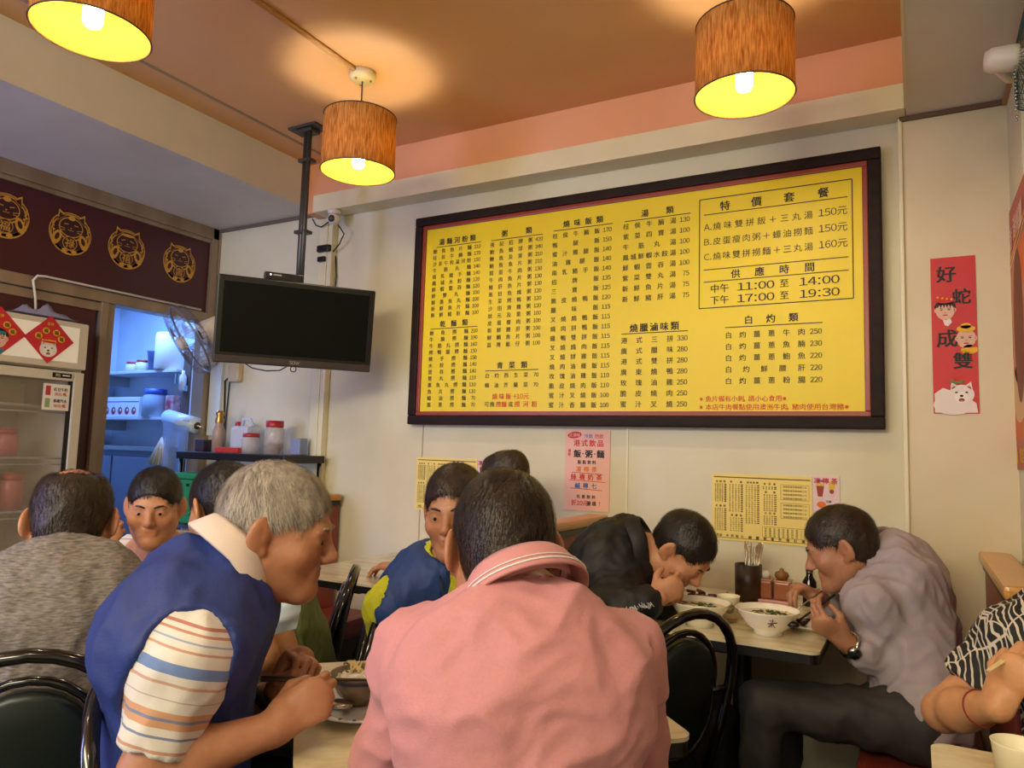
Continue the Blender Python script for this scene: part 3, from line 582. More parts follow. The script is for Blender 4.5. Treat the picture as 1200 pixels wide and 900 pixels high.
def smooth_mesh(V, Q, it=1):
    for _ in range(it):
        acc = np.zeros_like(V); cnt = np.zeros(len(V))
        for a in range(4):
            b = (a+1) % 4; np.add.at(acc, Q[:, a], V[Q[:, b]]); np.add.at(acc, Q[:, b], V[Q[:, a]]); np.add.at(cnt, Q[:, a], 1); np.add.at(cnt, Q[:, b], 1)
        V = V*.5+.5*acc/np.maximum(cnt, 1)[:, None]
    return V
def fold_noise(V, scale, seed, stretch=(1, 1, 1), ridged=True):
    r = np.random.RandomState(seed); P_ = V*np.array(stretch)*scale; out = np.zeros(len(V)); amp = 1
    P_ = P_+.35*np.sin(P_[:, [1, 2, 0]]*1.7+r.rand(3)*6)
    for o in range(3):
        n_ = 0
        for k in range(4): d = r.randn(3); d /= np.linalg.norm(d); n_ = n_+np.sin(P_ @ d*(1.9**o)+r.rand()*6.28)
        n_ /= 2.2; out += amp*(1-2*np.abs(n_) if ridged else n_); amp *= .45
    return out
def np_mesh(name, V, Q, mt, parent=None, off=None, cols=None, fattr=None, smooth=True):
    if off is not None: V = V-np.array(off)
    me = bpy.data.meshes.new(name); k = Q.shape[1]; me.vertices.add(len(V)); me.vertices.foreach_set('co', V.astype(np.float32).ravel())
    me.loops.add(Q.size); me.loops.foreach_set('vertex_index', Q.astype(np.int32).ravel()); me.polygons.add(len(Q)); me.polygons.foreach_set('loop_start', np.arange(0, Q.size, k, dtype=np.int32))
    me.polygons.foreach_set('use_smooth', np.full(len(Q), smooth)); me.materials.append(mt); me.update(calc_edges=True); me.validate()
    if cols is not None and len(me.vertices) == len(V):
        at = me.color_attributes.new('tint', 'FLOAT_COLOR', 'POINT'); at.data.foreach_set('color', np.concatenate([cols, np.ones((len(cols), 1))], 1).astype(np.float32).ravel())
    if fattr is not None:
        at = me.attributes.new('along', 'FLOAT', 'POINT'); at.data.foreach_set('value', fattr.astype(np.float32))
    return link_mesh(name, me, parent)
# ---- body description helpers
def az(d): d = math.radians(d); return V3(math.cos(d), math.sin(d), 0)
ZZ = V3(0, 0, 1)
def ik(Sh, Wr, pole, l1=.285, l2=.25):
    d = Wr-Sh; L_ = np.linalg.norm(d); 
    if L_ > (l1+l2)*.995: f_ = L_/((l1+l2)*.995); l1 *= f_; l2 *= f_
    a = (l1*l1-l2*l2+L_*L_)/(2*L_); hgt = math.sqrt(max(0, l1*l1-a*a)); dn = d/L_; p = nrm3(pole-dn*(pole @ dn)); return Sh+dn*a+p*hgt
def hand_sdf(F, H_, sc=1.):
    """H_: wrist w, finger direction d, palm normal n, side, curls per finger (3 angles), thumb"""
    w_, d, side = H_['w'], nrm3(H_['d']), H_['side']; n = nrm3(H_['n']-d*(H_['n'] @ d)); t = np.cross(d, n)*(1 if side == 'R' else -1)
    F.cone(w_+d*.012, w_+d*.075+t*.004, .027*sc, .037*sc, .012, flat=n, ratio=.45)
    F.cone(w_+d*.02+t*.018+n*.006, w_+d*.055+t*.026+n*.01, .016*sc, .014*sc, .012)
    tips = []
    base = [(.026, .088, 1.), (.009, .093, 1.08), (-.009, .09, 1.), (-.025, .082, .82)]
    for (lt, ld, ln), cu in zip(base, H_['curl']):
        p = w_+d*ld*sc+t*lt*sc; an = 0; r = .0088*sc; spread = lt*1.6*H_.get('spread', 1.)
        F.cone(w_+d*.06+t*lt*.8, p, .010*sc, r*1.08, .008)
        for L_, c_ in zip((.041, .026, .021), cu):
            an += math.radians(c_); dr = nrm3(d*math.cos(an)+n*math.sin(an)+t*spread*math.cos(an)); q = p+dr*L_*ln*sc; F.cone(p, q, r, r*.9, .0035); p = q; r *= .9
        tips.append(p)
    th = H_.get('thumb', (.75, .75, .35, .4)); p = w_+d*.025*sc+t*.026*sc+n*.010; dr = nrm3(d*th[0]+t*th[1]+n*th[2]); q = p+dr*.042*sc; F.cone(p, q, .013*sc, .0105*sc, .010)
    dr2 = nrm3(dr*(1-th[3])+(d*.8-t*.45+n*.5)*th[3]*1.6); q2 = q+dr2*.034*sc; F.cone(q, q2, .0105*sc, .0085*sc, .004); tips.insert(0, q2)
    return tips
CURL = {'relax': [(20, 25, 15)]*4, 'fist': [(70, 85, 50)]*4, 'hold': [(38, 48, 25), (45, 55, 30), (58, 62, 35), (68, 68, 35)], 'pinch': [(48, 42, 22), (52, 50, 28), (66, 66, 40), (74, 74, 40)], 'flat': [(8, 8, 5)]*4}
def head_frame(P):
    f = nrm3(P['hdir']); u = nrm3(ZZ-f*(f @ ZZ)); r = np.cross(f, u)
    if P.get('hroll'): a = math.radians(P['hroll']); r, u = r*math.cos(a)+u*math.sin(a), u*math.cos(a)-r*math.sin(a)
    return r, f, u
def person(label, P, cl, vox=.0045, group=None):
    """P: pelvis, neck (C7), head centre, face azimuth, arms; cl: clothing"""
    pel, neck, hc = P['pel'], P['neck'], P['head']; f = az(P['face']); r = np.cross(f, ZZ); hr, hf, hu = head_frame(P); hs = P.get('hs', 1.0)
    up = nrm3(neck-pel); fr = nrm3(np.cross(up, r)); fr = fr if fr @ f > 0 or True else -fr; fr = nrm3(f-up*(f @ up)); sh = P.get('sh', .18); bulk = P.get('bulk', 1.)
    curve = P.get('back', .03); base = V3(pel[0], pel[1], 0)
    w1 = pel+(neck-pel)*.33-fr*curve*.5; ch = pel+(neck-pel)*.70-fr*curve*1.1+fr*.02; nb = neck-up*.03+fr*.01
    shc = neck-up*P.get('shd', .125)+fr*.02
    sR = shc+r*sh+fr*P.get('shf', .02); sL = shc-r*sh+fr*P.get('shf', .02)
    arms = []
    for side, s0 in (('R', sR), ('L', sL)):
        a = P['arm'+side]; el = a.get('e'); el = ik(s0, a['w'], a.get('pole', V3(0, 0, -1))) if el is None else el
        arms.append((side, s0, el, a))
    pts = [pel-.2, pel+.2, neck, hc-.16, hc+.16, sR, sL]+[x for a in arms for x in (a[2], a[3]['w']-.01, a[3]['w']+nrm3(a[3]['d'])*.19)]
    lo = np.min(pts, 0)-.08; hi = np.max(pts, 0)+.08; lo[2] = max(lo[2], pel[2]-.16)
    root = thing('person', label, 'person', tuple(base), 0, group)
    def torso(F, g, k=.05, yoke=True):
        F.cone(pel, w1, (.155+g)*bulk, (.142+g)*bulk, k, flat=fr, ratio=.74)
        F.cone(w1, ch, (.142+g)*bulk, (.165+g)*bulk, k, flat=fr, ratio=.70)
        F.cone(ch, neck-up*.13-fr*.01, (.165+g)*bulk, (.120+g)*bulk, k, flat=fr, ratio=.66)
        if P.get('belly'): F.ell(w1+fr*.06, (.13+g, .10+g, .13+g), np.stack([r, fr, up]), .06)
        if yoke:
            for s0 in (sR, sL): F.cone(neck-up*.055, s0+up*.004, .050+g, .046+g, .05); F.cone(ch+(s0-shc)*.55+up*.02, s0-up*.01, .082+g, .050+g, .05)
    def arm_up(F, s0, el, g, t1=1., k=.03): F.cone(s0-up*.006, s0+(el-s0)*t1, .051+g, .043+(1-t1)*.012+g, k)
    # --- skin
    F = Field(lo, hi, vox); torso(F, -.008); ak = P.get('armk', 1.)
    for side, s0, el, a in arms:
        F.cone(s0, el, .048*ak, .040*ak, .03); wr = a['w']; F.cone(el, el+(wr-el)*.35, .040*ak, .041*ak, .02); F.cone(el+(wr-el)*.35, wr, .041*ak, .027, .02); F.cone(wr, wr+nrm3(a['d'])*.02, .027, .027, .012, flat=a['n'], ratio=.75)
        a['tips'] = hand_sdf(F, dict(w=wr, d=a['d'], n=a['n'], side=side, curl=a.get('curl', CURL['relax']), thumb=a.get('thumb', (.75, .75, .35, .4)), spread=a.get('spread', 1)), a.get('hs', 1.0))
    def HP(x, y, z): return hc+(hr*x+hf*y+hu*z)*hs
    A3 = np.stack([hr, hf, hu]); E = lambda c, rr, k=.02, mode='u', A=A3: F.ell(HP(*c), [q*hs for q in rr], A, k, mode); Cn = lambda a_, b_, ra, rb, k=.02, mode='u', **kw: F.cone(HP(*a_), HP(*b_), ra*hs, rb*hs, k, mode, **kw)
    F.cone(neck-up*.02, HP(0, -.028, -.055), .066, .058, .03); F.cone(neck-up*.03+fr*.05, HP(0, .02, -.085), .045, .04, .04)
    E((0, -.014, .03), (.0745, .095, .084)); E((0, .02, -.02), (.064, .068, .085), .03)
    for s_ in (-1, 1):
        Cn((s_*.052, .0, -.055), (s_*.018, .062, -.098), .018, .018, .035); E((s_*.044, .056, -.028), (.022, .024, .022), .03)
    E((0, .07, -.098), (.024, .02, .018), .025)
    Cn((-.034, .079, .016), (.034, .079, .016), .011, .011, .02)
    for s_ in (-1, 1): E((s_*.031, .098, -.002), (.019, .013, .012), .014, 's'); E((s_*.031, .078, -.003), (.0145, .0135, .0125), .006)
    Cn((0, .086, .006), (0, .108, -.030), .0075, .0115, .014)
    for s_ in (-1, 1): E((s_*.012, .098, -.036), (.008, .010, .007), .007)
    Cn((-.017, .083, -.058), (.017, .083, -.058), .0065, .0065, .010); Cn((-.015, .083, -.069), (.015, .083, -.069), .0075, .0075, .010)
    Cn((-.023, .092, -.0635), (.023, .092, -.0635), .0022, .0022, .005, 's')
    if P.get('eyes', 'open') == 'open':
        for s_ in (-1, 1): Cn((s_*.023, .094, -.003), (s_*.039, .091, -.003), .0055, .0045, .003, 's')
    for s_ in (-1, 1):
        tilt = np.stack([nrm3(hr*s_+hf*.6), nrm3(hf-hr*s_*.6-hu*.15), nrm3(hu+hf*.15)]); E((s_*.084, -.014, -.004), (.008, .021, .035), .006, 'u', tilt); E((s_*.095, -.005, .002), (.008, .011, .018), .004, 's', tilt); E((s_*.077, -.004, -.032), (.007, .009, .010), .006)
    V, Q = F.mesh()
    hl = (V-hc) @ A3.T/hs; near = np.linalg.norm(V-hc, axis=1) < .17*hs
    tint = np.ones((len(V), 3))
    def blend(mask, c): 
        mask = np.clip(mask, 0, 1)[:, None]*near[:, None]; tint[:] = tint*(1-mask)+np.array(c)*mask
    g2 = lambda c, rr: np.exp(-(((hl-np.array(c))/np.array(rr))**2).sum(1))
    blend(.9*g2((0, .09, -.0635), (.02, .02, .008)), (.80, .48, .45))
    for s_ in (-1, 1): blend(.35*g2((s_*.045, .07, -.035), (.025, .03, .022)), (1.05, .78, .70)); blend(.5*g2((s_*.085, -.01, 0), (.012, .03, .035)), (1.0, .76, .66))
    blend(.35*g2((0, .11, -.035), (.015, .015, .012)), (1., .75, .68))
    skin = cl['skin']
    np_mesh('body', V, Q, skin, root, base, cols=tint)
    # eyes and brows
    for s_ in (-1, 1):
        e = MB(); c_ = HP(s_*.031, .0765, -.003)-base
        if P.get('eyes', 'open') == 'open':
            T = Matrix([list(hr)+[0], list(hu)+[0], list(hf)+[0], [0, 0, 0, 1]]).transposed()
            e.ball(c_, .0128*hs, M('eye white', 'D8D0C4', .2), 12); p_ = HP(s_*.031, .0885, -.0035)-base; e.ball(p_, (.0052*hs, .0052*hs, .0018*hs), M('dark brown iris', '1C100A', .1), 10, T); e.build('eye', None, root)
        b = MB(); pts_ = [HP(s_*x, y, z)-base for x, y, z in ((.014, .0935, .017), (.026, .0935, .0225), (.038, .087, .0225), (.048, .078, .016))]
        b.tube(pts_, [.0022, .0035, .003, .0012], seg=6); b.build('eyebrow', cl['hairm'], root)
    # --- hair
    t_ = cl.get('hair_t', .011); hv = P.get('hvox', .004); F = Field(hc-.16*hs, hc+.16*hs, hv)
    E((0, -.016, .032), (.0745+t_*.62, .095+t_*.9, .084+t_)); E((0, -.042, -.030), (.057+t_*.4, .055+t_*.5, .058), .03)
    ft = cl.get('fringe', .062)
    def cut(cx, cy, cz, rr, k=.01): E((cx, cy, cz), rr, k, 's')
    cut(0, .115, -.03, (.10, .085, ft+.03)); cut(0, .07, -.11, (.12, .075, .075))
    for s_ in (-1, 1): cut(s_*.092, -.008, -.025, (.028, .03, .048), .006); cut(s_*.09, .04, -.02, (.035, .035, .05), .01)
    if cl.get('bald') == 'crown': cut(0, -.070, .118, (.046, .052, .036), .03); cut(0, -.01, .13, (.040, .06, .026), .03)
    if cl.get('bald') == 'top': cut(0, .0, .125, (.048, .085, .030), .02)
    F.half(HP(0, 0, cl.get('nape', -.062)), -hu+hf*.15, .01)
    if cl.get('long'): E((0, -.05, -.04), (.082, .06, .10), .03); F.half(HP(0, 0, -.11), -hu, .01); cut(0, .07, -.06, (.058, .09, .08))
    V, Q = F.mesh(); N = F.grad(V); V = V+N*(fold_noise(V-hc, 60, 3)*.0012)[:, None]
    # strands
    rs = np.random.RandomState(int(abs(hc[0])*1000) % 999); n_ = cl.get('strands', 3500); qi = rs.randint(0, len(Q), n_); wts = rs.dirichlet((1, 1, 1, 1), n_)
    p0 = (V[Q[qi]]*wts[:, :, None]).sum(1); nn = (N[Q[qi]]*wts[:, :, None]).sum(1); nn /= np.linalg.norm(nn, axis=1)[:, None]+1e-9
    if cl.get('bald'):
        nb_ = 1100; d_ = rs.randn(nb_, 3); d_[:, 2] = np.abs(d_[:, 2])+.3; d_[:, 1] -= .3; d_ /= np.linalg.norm(d_, axis=1)[:, None]; loc = d_*np.array([.0750, .0955, .0845])+np.array([0, -.014, .03])
        p0 = np.concatenate([p0, hc+(loc @ A3)*hs]); nn = np.concatenate([nn, d_ @ A3]); n_ += nb_
    crown = HP(.01, -.06, .10); fl_ = p0-crown; fl_ += -hu*.03+rs.randn(n_, 3)*.012; fl_ -= nn*(fl_*nn).sum(1)[:, None]; fl_ /= np.linalg.norm(fl_, axis=1)[:, None]+1e-9
    L_ = cl.get('strand_len', .022)*rs.uniform(.6, 1.2, n_)[:, None]*hs; side_ = np.cross(fl_, nn); wd = .00065*hs*cl.get('strand_w', 1.)
    p0 = p0-nn*.001; p1 = p0+fl_*L_*.5+nn*.0035; p2 = p0+fl_*L_+nn*rs.uniform(-.001, .004, n_)[:, None]
    vs = np.concatenate([p0-side_*wd, p0+side_*wd, p1+side_*wd*.8, p1-side_*wd*.8, p2+side_*wd*.2, p2-side_*wd*.2]); ii = np.arange(n_)
    q1 = np.stack([ii, ii+n_, ii+2*n_, ii+3*n_], 1); q2 = np.stack([ii+3*n_, ii+2*n_, ii+4*n_, ii+5*n_], 1); o = len(V)
    np_mesh('hair', np.concatenate([V, vs]), np.concatenate([Q, q1+o, q2+o]), cl['hairm'], root, base)
    # --- top garment
    g = cl.get('g', .010); cv = cl.get('vox', .007); F = Field(lo-.03, hi+.03, cv); torso(F, g, .06); sl = cl.get('sleeve', 1.)
    for side, s0, el, a in arms:
        if sl <= 1: arm_up(F, s0, el, g+.004+.05*(ak-1), min(1, sl+.12), .035)
        else:
            arm_up(F, s0, el, g, 1., .035); wr = a['w']; F.cone(el, el+(wr-el)*(sl-1), .046+g, .031+g*.8+.004, .03)
    F.cone(neck-up*.03, HP(0, -.02, -.06), .064+g*.5, .062+g*.4, .02)
    nc = cl.get('neck_cut', .018); F.half(neck+up*nc+fr*.02, up*1.0+fr*.5, .004, 's', neck-.13, neck+.2)
    F.cone(neck-up*.01+fr*.012, HP(0, -.005, -.06), .0695, .075, .004, 's') if cl.get('open_neck', True) else None
    if cl.get('vneck'): F.cone(neck+fr*.085-up*.0, neck+fr*.16-up*cl['vneck'], .035, .008, .006, 's')
    hem = cl.get('hem', -.10); F.half(pel+up*hem, -up, .004)
    for side, s0, el, a in arms:                      # sleeve ends open round the arm
        if sl <= 1:
            dA = nrm3(el-s0); e0 = s0+(el-s0)*sl; L0 = np.linalg.norm(el-s0)
            F.half(s0+dA*L0*sl, dA, .003, 's', np.minimum(e0-.09, e0+dA*.05-.08), np.maximum(e0+.09, e0+dA*.05+.08))
    V, Q = F.mesh(); N = F.grad(V); am = cl.get('fold', .004); V = V+N*(am*fold_noise(V-base, cl.get('fscale', 45), int(P['face']) % 97+5, cl.get('fstretch', (1, 1, .6))))[:, None]
    al = V[:, 2].copy()
    if cl.get('along'):
        best = np.full(len(V), 9.)
        for side, s0, el, a in arms:
            ab = el-s0; t = np.clip(((V-s0) @ ab)/(ab @ ab), 0, 1.3); d_ = np.linalg.norm(V-s0-t[:, None]*ab, axis=1)
            t = ((V-s0) @ ab)/(ab @ ab); sg = 1 if side == 'R' else -1; mk = (((V-shc) @ r)*sg > sh-.045) & (d_ < .14); al[mk] = (t*np.linalg.norm(ab))[mk]+.3
    np_mesh(cl.get('topname', 'shirt'), V, Q, cl['top'], root, base, fattr=al)
    # --- vest
    if cl.get('vest'):
        v = cl['vest']; F = Field(lo-.04, hi+.04, .007); gv = g+.017; torso(F, gv, .06, False)
        for s0 in (sR, sL):
            s1 = s0-(s0-shc)*v.get('inset', .06); F.cone(neck-up*.055, s1+up*.004, .050+gv, .046+gv, .05); F.cone(ch+(s0-shc)*.52+up*.02, s1-up*.02, .082+gv, .046+gv, .05)
        F.half(neck+up*.026, up+fr*.25, .004, 's', neck-.14, neck+.2); F.cone(neck+up*.005+fr*.02, HP(0, 0, -.06), .070, .080, .004, 's')
        F.half(pel+up*-.09, -up, .004)
        for (side, s0, el, a), sg in zip(arms, (1, -1)):
            q_ = v.get('arm', .062); F.cone(s0+r*sg*q_+up*.01, s0+(el-s0)*.45+r*sg*q_*.6, .062, .078, .012, 's')
        if v.get('open'):
            wv = v['open']; c0 = neck+fr*.10; F.cone(neck+fr*.12-up*.02, pel+(neck-pel)*.45+fr*.20, wv*.6, wv*1.5, .008, 's'); F.cone(pel+(neck-pel)*.45+fr*.20, pel+fr*.22, wv*1.5, wv*1.7, .008, 's')
        V, Q = F.mesh(); N = F.grad(V); V = V+N*((.0035)*fold_noise(V-base, 38, 11, (1, 1, .6)))[:, None]
        np_mesh('vest', V, Q, v['m'], root, base)
    # --- collar
    if cl.get('collar'):
        cm = cl['collar']; W_ = []; fc = []; n2 = 36; half = math.radians(cl.get('collar_open', 160)); prof = ((.074, -.012), (.0695, .026), (.074, .033), (.081, .025), (.099, -.014), (.0965, -.018), (.081, .012), (.075, .020))
        cu_ = nrm3(up*.8+nrm3(HP(0, -.02, -.06)-neck)*.6); cf = nrm3(fr-cu_*(fr @ cu_)); cr2 = np.cross(cf, cu_); cc = neck+up*.006-fr*.004; kk = len(prof)
        for i in range(n2+1):
            a_ = PI-half+2*half*i/n2; a_ = PI+(-half+2*half*i/n2); fd = max(0, math.cos(a_))
            for rr, zz in prof:
                ex = 1+.10*fd; drop = -.034*fd**1.5-(.018*fd if rr > .085 else 0); w__ = cc+(cf*math.cos(a_)*rr*ex*1.08+cr2*math.sin(a_)*rr*1.02)+cu_*(zz*(1-.25*fd)+drop+.006); W_.append(w__)
        for i in range(n2):
            for j in range(kk): j2 = (j+1) % kk; fc.append((i*kk+j, i*kk+j2, (i+1)*kk+j2, (i+1)*kk+j))
        o_ = MB(); o_.add([x-base for x in W_], fc+[tuple(range(kk))[::-1], tuple(n2*kk+j for j in range(kk))], None, True); co = o_.build('collar', cm, root)
        if cl.get('collar_stripe'):
            s_ = MB()
            for z_, w_ in (((.0835, .0155), .0018), ((.0865, .0110), .0014)):
                pass
            for rr, zz, w_ in ((.0965, -.0070, .0016), (.0925, .0015, .0011)):
                pts_ = []
                for i in range(n2+1):
                    a_ = PI+(-half+2*half*i/n2); fd = max(0, math.cos(a_)); drop = -.034*fd**1.5-(.018*fd if rr > .085 else 0); pts_.append(cc+(cf*math.cos(a_)*(rr+.001)*(1+.1*fd)*1.08+cr2*math.sin(a_)*(rr+.001)*1.02)+cu_*(zz*(1-.25*fd)+drop+.006)-base)
                s_.tube(pts_, w_, seg=5)
            s_.build('collar_stripe', cl['collar_stripe'], root)
    # --- trousers and shoes
    F = Field(np.minimum(pel-V3(.75, .75, 0), pel+V3(-.75, -.75, 0))*V3(1, 1, 0)+V3(0, 0, .02), pel*V3(1, 1, 0)+V3(.75, .75, pel[2]+.16), .011)
    F.cone(pel-r*.05, pel+r*.05, .125, .125, .04, flat=f, ratio=.85); legs = []
    for sg in (1, -1):
        hp = pel+r*sg*.085-ZZ*.01; kn = P.get('knee'+('R' if sg > 0 else 'L')); kn = hp+f*.40+r*sg*.05+ZZ*(.50-hp[2]) if kn is None else kn; an_ = P.get('ankle'+('R' if sg > 0 else 'L')); an_ = V3(kn[0], kn[1], 0)+f*.03+ZZ*.09 if an_ is None else an_
        F.cone(hp, kn, .092, .066, .04); F.cone(kn, an_+ZZ*.02, .066, .05, .03); legs.append(an_)
    F.half((0, 0, .10), (0, 0, -1), .003); F.half(pel+up*.10, up, .004)
    V, Q = F.mesh(); N = F.grad(V); V = V+N*(.004*fold_noise(V-base, 45, 21, (1, 1, .5)))[:, None]; np_mesh('trousers', V, Q, cl['trouser'], root, base)
    fx = az(P['face']+P.get('foot', 0)); rx = np.cross(fx, ZZ)
    for an_ in legs:
        F = Field(V3(an_[0], an_[1], 0)-V3(.26, .26, .03), V3(an_[0], an_[1], 0)+V3(.26, .26, .16), .009); b0 = V3(an_[0], an_[1], .042)
        F.cone(b0-fx*.04, b0+fx*.13, .042, .040, .02); F.cone(b0-fx*.02+ZZ*.05, b0-fx*.01, .042, .045, .03); F.half((0, 0, .004), (0, 0, -1), .003)
        V, Q = F.mesh(); np_mesh('shoe', V, Q, M('black leather', '14110F', .3), root, base)
    root_info = dict(root=root, base=base, arms={a[0]: a[3] for a in arms}, HP=HP, hr=hr, hf=hf, hu=hu, neck=neck, up=up, fr=fr, r=r, sR=sR, sL=sL)
    return root_info
# ------------------------------------------------------------------ furniture
def U(px, py, Z):
    """point at image position px, py (1200x900) and depth Z metres along the view, in world metres"""
    v = FW+RX*((px-600)/855.0)-UP*((py-450)/855.0); return V3(*(Vector((0, 0, 1.27))+v*Z))
green_pad = M('dark green vinyl', '0C1814', .4)
def chair(label, x, y, face, rz_pad=green_pad):
    t = thing('chair', label, 'chair', (x, y, 0), math.radians(face-90))     # local +y is forward
    t.scale = (1, 1, .965)
    MB().lathe([(0, .445), (.16, .447), (.19, .438), (.195, .42), (.18, .405), (0, .40)], seg=28).build('seat', rz_pad, t)
    MB().tube([(.188*math.cos(k*PI/14), .188*math.sin(k*PI/14), .40) for k in range(28)], .012, seg=8, closed=True).build('seat_ring', black_g, t)
    pts = [(-.175, -.13, .40), (-.19, -.17, .55), (-.195, -.20, .68)]+[(-.195*math.cos(a), -.20-.05*math.sin(a), .70+.195*math.sin(a)) for a in [PI*k/14 for k in range(1, 14)]]+[(.195, -.20, .68), (.19, -.17, .55), (.175, -.13, .40)]
    MB().tube(pts, .0145, seg=10).build('back_hoop', black_g, t)
    mb = MB(); n = 28
    def ring(y_, sc): return [(sc*.128*math.cos(2*PI*k/n), y_-.035*max(0, math.sin(2*PI*k/n)), .665+sc*(.155*math.sin(2*PI*k/n))) for k in range(n)]
    lay = [(-.162, .86), (-.168, 1.), (-.198, 1.), (-.204, .9)]; vs = []; 
    for y_, sc in lay: vs += ring(y_, sc)
    fs = [tuple(range(n)), tuple(3*n+k for k in range(n))[::-1]]
    for i in range(3):
        for k in range(n): fs.append((i*n+k, (i+1)*n+k, (i+1)*n+(k+1) % n, i*n+(k+1) % n))
    mb.add(vs, fs, None, True); mb.build('backrest', rz_pad, t)
    vs = [(x_*1.12, y_+.003, .665+(z_-.665)*1.12) for x_, y_, z_ in ring(-.185, 1.)]; MB().tube(vs, .010, seg=8, closed=True).build('backrest_rim', black_g, t)
    for s_ in (-1, 1): MB().tube([(s_*.13, -.19, .66), (s_*.194, -.195, .66)], .009, seg=6).build('backrest_bracket', black_g, t)
    for sx in (-1, 1):
        for sy in (-1, 1): MB().tube([(sx*.13, sy*.13, .41), (sx*.165, sy*.17, .2), (sx*.175, sy*.19, .004)], [.013, .012, .011], seg=8).build('leg', black_g, t)
    MB().tube([(.145*math.cos(k*PI/12), .145*math.sin(k*PI/12), .23) for k in range(24)], .008, seg=6, closed=True).build('foot_ring', black_g, t)
    return t
def table(label, x, y, rz, w_, d_, group=None):
    t = thing('table', label, 'table', (x, y, 0), math.radians(rz), group)
    bm = MB(); r_ = .03; n = 6; P_ = []
    for cx, cy, a0 in ((w_/2-r_, d_/2-r_, 0), (-w_/2+r_, d_/2-r_, PI/2), (-w_/2+r_, -d_/2+r_, PI), (w_/2-r_, -d_/2+r_, 1.5*PI)):
        for k in range(n+1): a = a0+PI/2*k/n; P_.append((cx+r_*math.cos(a), cy+r_*math.sin(a)))
    def slab(z0, z1, ins, mt, nm):
        N = len(P_); q = [(a*(1-ins/w_*2), b*(1-ins/d_*2)) for a, b in P_]; m_ = MB(); m_.add([(a, b, z0) for a, b in q]+[(a, b, z1) for a, b in q], [tuple(range(N))[::-1], tuple(range(N, 2*N))]+[(i, (i+1) % N, N+(i+1) % N, N+i) for i in range(N)]); return m_.build(nm, mt, t)
    slab(.742, .75, 0, top_m, 'tabletop'); slab(.715, .742, .002, dark_edge, 'edge_band')
    MB().box((-.06, -d_/2+.08, .69), (.06, d_/2-.08, .715), None, .004).build('bracket', black_p, t)
    MB().lathe([(.03, .02), (.03, .70)], seg=16).build('pedestal', black_p, t)
    for k in range(4): a = PI/4+k*PI/2; MB().tube([(0, 0, .06), (.14*math.cos(a), .14*math.sin(a), .035), (.25*math.cos(a), .25*math.sin(a), .018)], [.025, .02, .015], seg=8).build('foot', black_p, t)
    return t
def bench_seat(label, x0, x1, y0, y1, group='booth bench seats'):
    t = thing('booth_bench', label, 'bench', ((x0+x1)/2, (y0+y1)/2, 0), 0, group); a, b = (x1-x0)/2, (y1-y0)/2
    MB().box((-a+.02, -b+.01, 0), (a-.02, b-.01, .36)).build('base', M('dark base laminate', '3B2318', .5), t); MB().box((-a, -b, .36), (a, b, .45), None, .025).build('seat_cushion', red_up, t); return t
def booth_back(label, x, y0, y1, top, w_=.06):
    t = thing('booth_partition', label, 'partition', (x, (y0+y1)/2, 0)); b = (y1-y0)/2
    MB().box((-w_/2, -b, 0), (w_/2, b, top-.03), None, .008).build('panel', red_up, t)
    MB().box((-w_/2-.018, -b-.012, top-.035), (w_/2+.018, b, top), None, .012).build('cap', wood, t)
    MB().box((-w_/2-.006, -b-.006, top-.06), (w_/2+.006, b, top-.036), None, .003).build('cap_strip', dark_edge, t); return t
table('narrow table against the back wall with two noodle bowls on it', -.52, 2.59, 0, .565, .80)
table('table against the back wall by the far booth, bare pale top', -1.99, 2.60, 0, .58, .77)
T1C = (.018+.36, 1.56); tx = (T1C[0]-T1C[1])*.7071, (T1C[0]+T1C[1])*.7071
table('nearest table in the middle with a rice bowl and plate on it', tx[0], tx[1], 45, .72, .60)
table('table corner at the bottom right of the picture', .315, 1.34, 0, .60, .605)
t5 = (-1.95, 1.29); table('table between the bald man and the man in the white polo', t5[0], t5[1], 45, .60, .46)
bench_seat('red vinyl booth seat under the man in the black jacket', -1.165, -.80, 2.12, 2.97); bench_seat('red vinyl booth seat under the man in the lilac shirt', -.16, .165, 2.12, 2.97)
bench_seat('red vinyl booth seat beside the wall behind the yellow sleeved man', -1.62, -1.235, 2.2, 2.97); bench_seat('red vinyl booth seat left of the bare table', -2.66, -2.36, 2.2, 2.97)
booth_back('red booth back with pine cap in the middle of the back wall', -1.20, 2.2, 2.97, 1.012); booth_back('red booth back with pine cap at the right under the new year banner', .228, 2.17, 2.97, .982)
booth_back('far left red booth back with pine edge behind the grey haired man', -2.69, 2.3, 2.97, 1.02, .05)
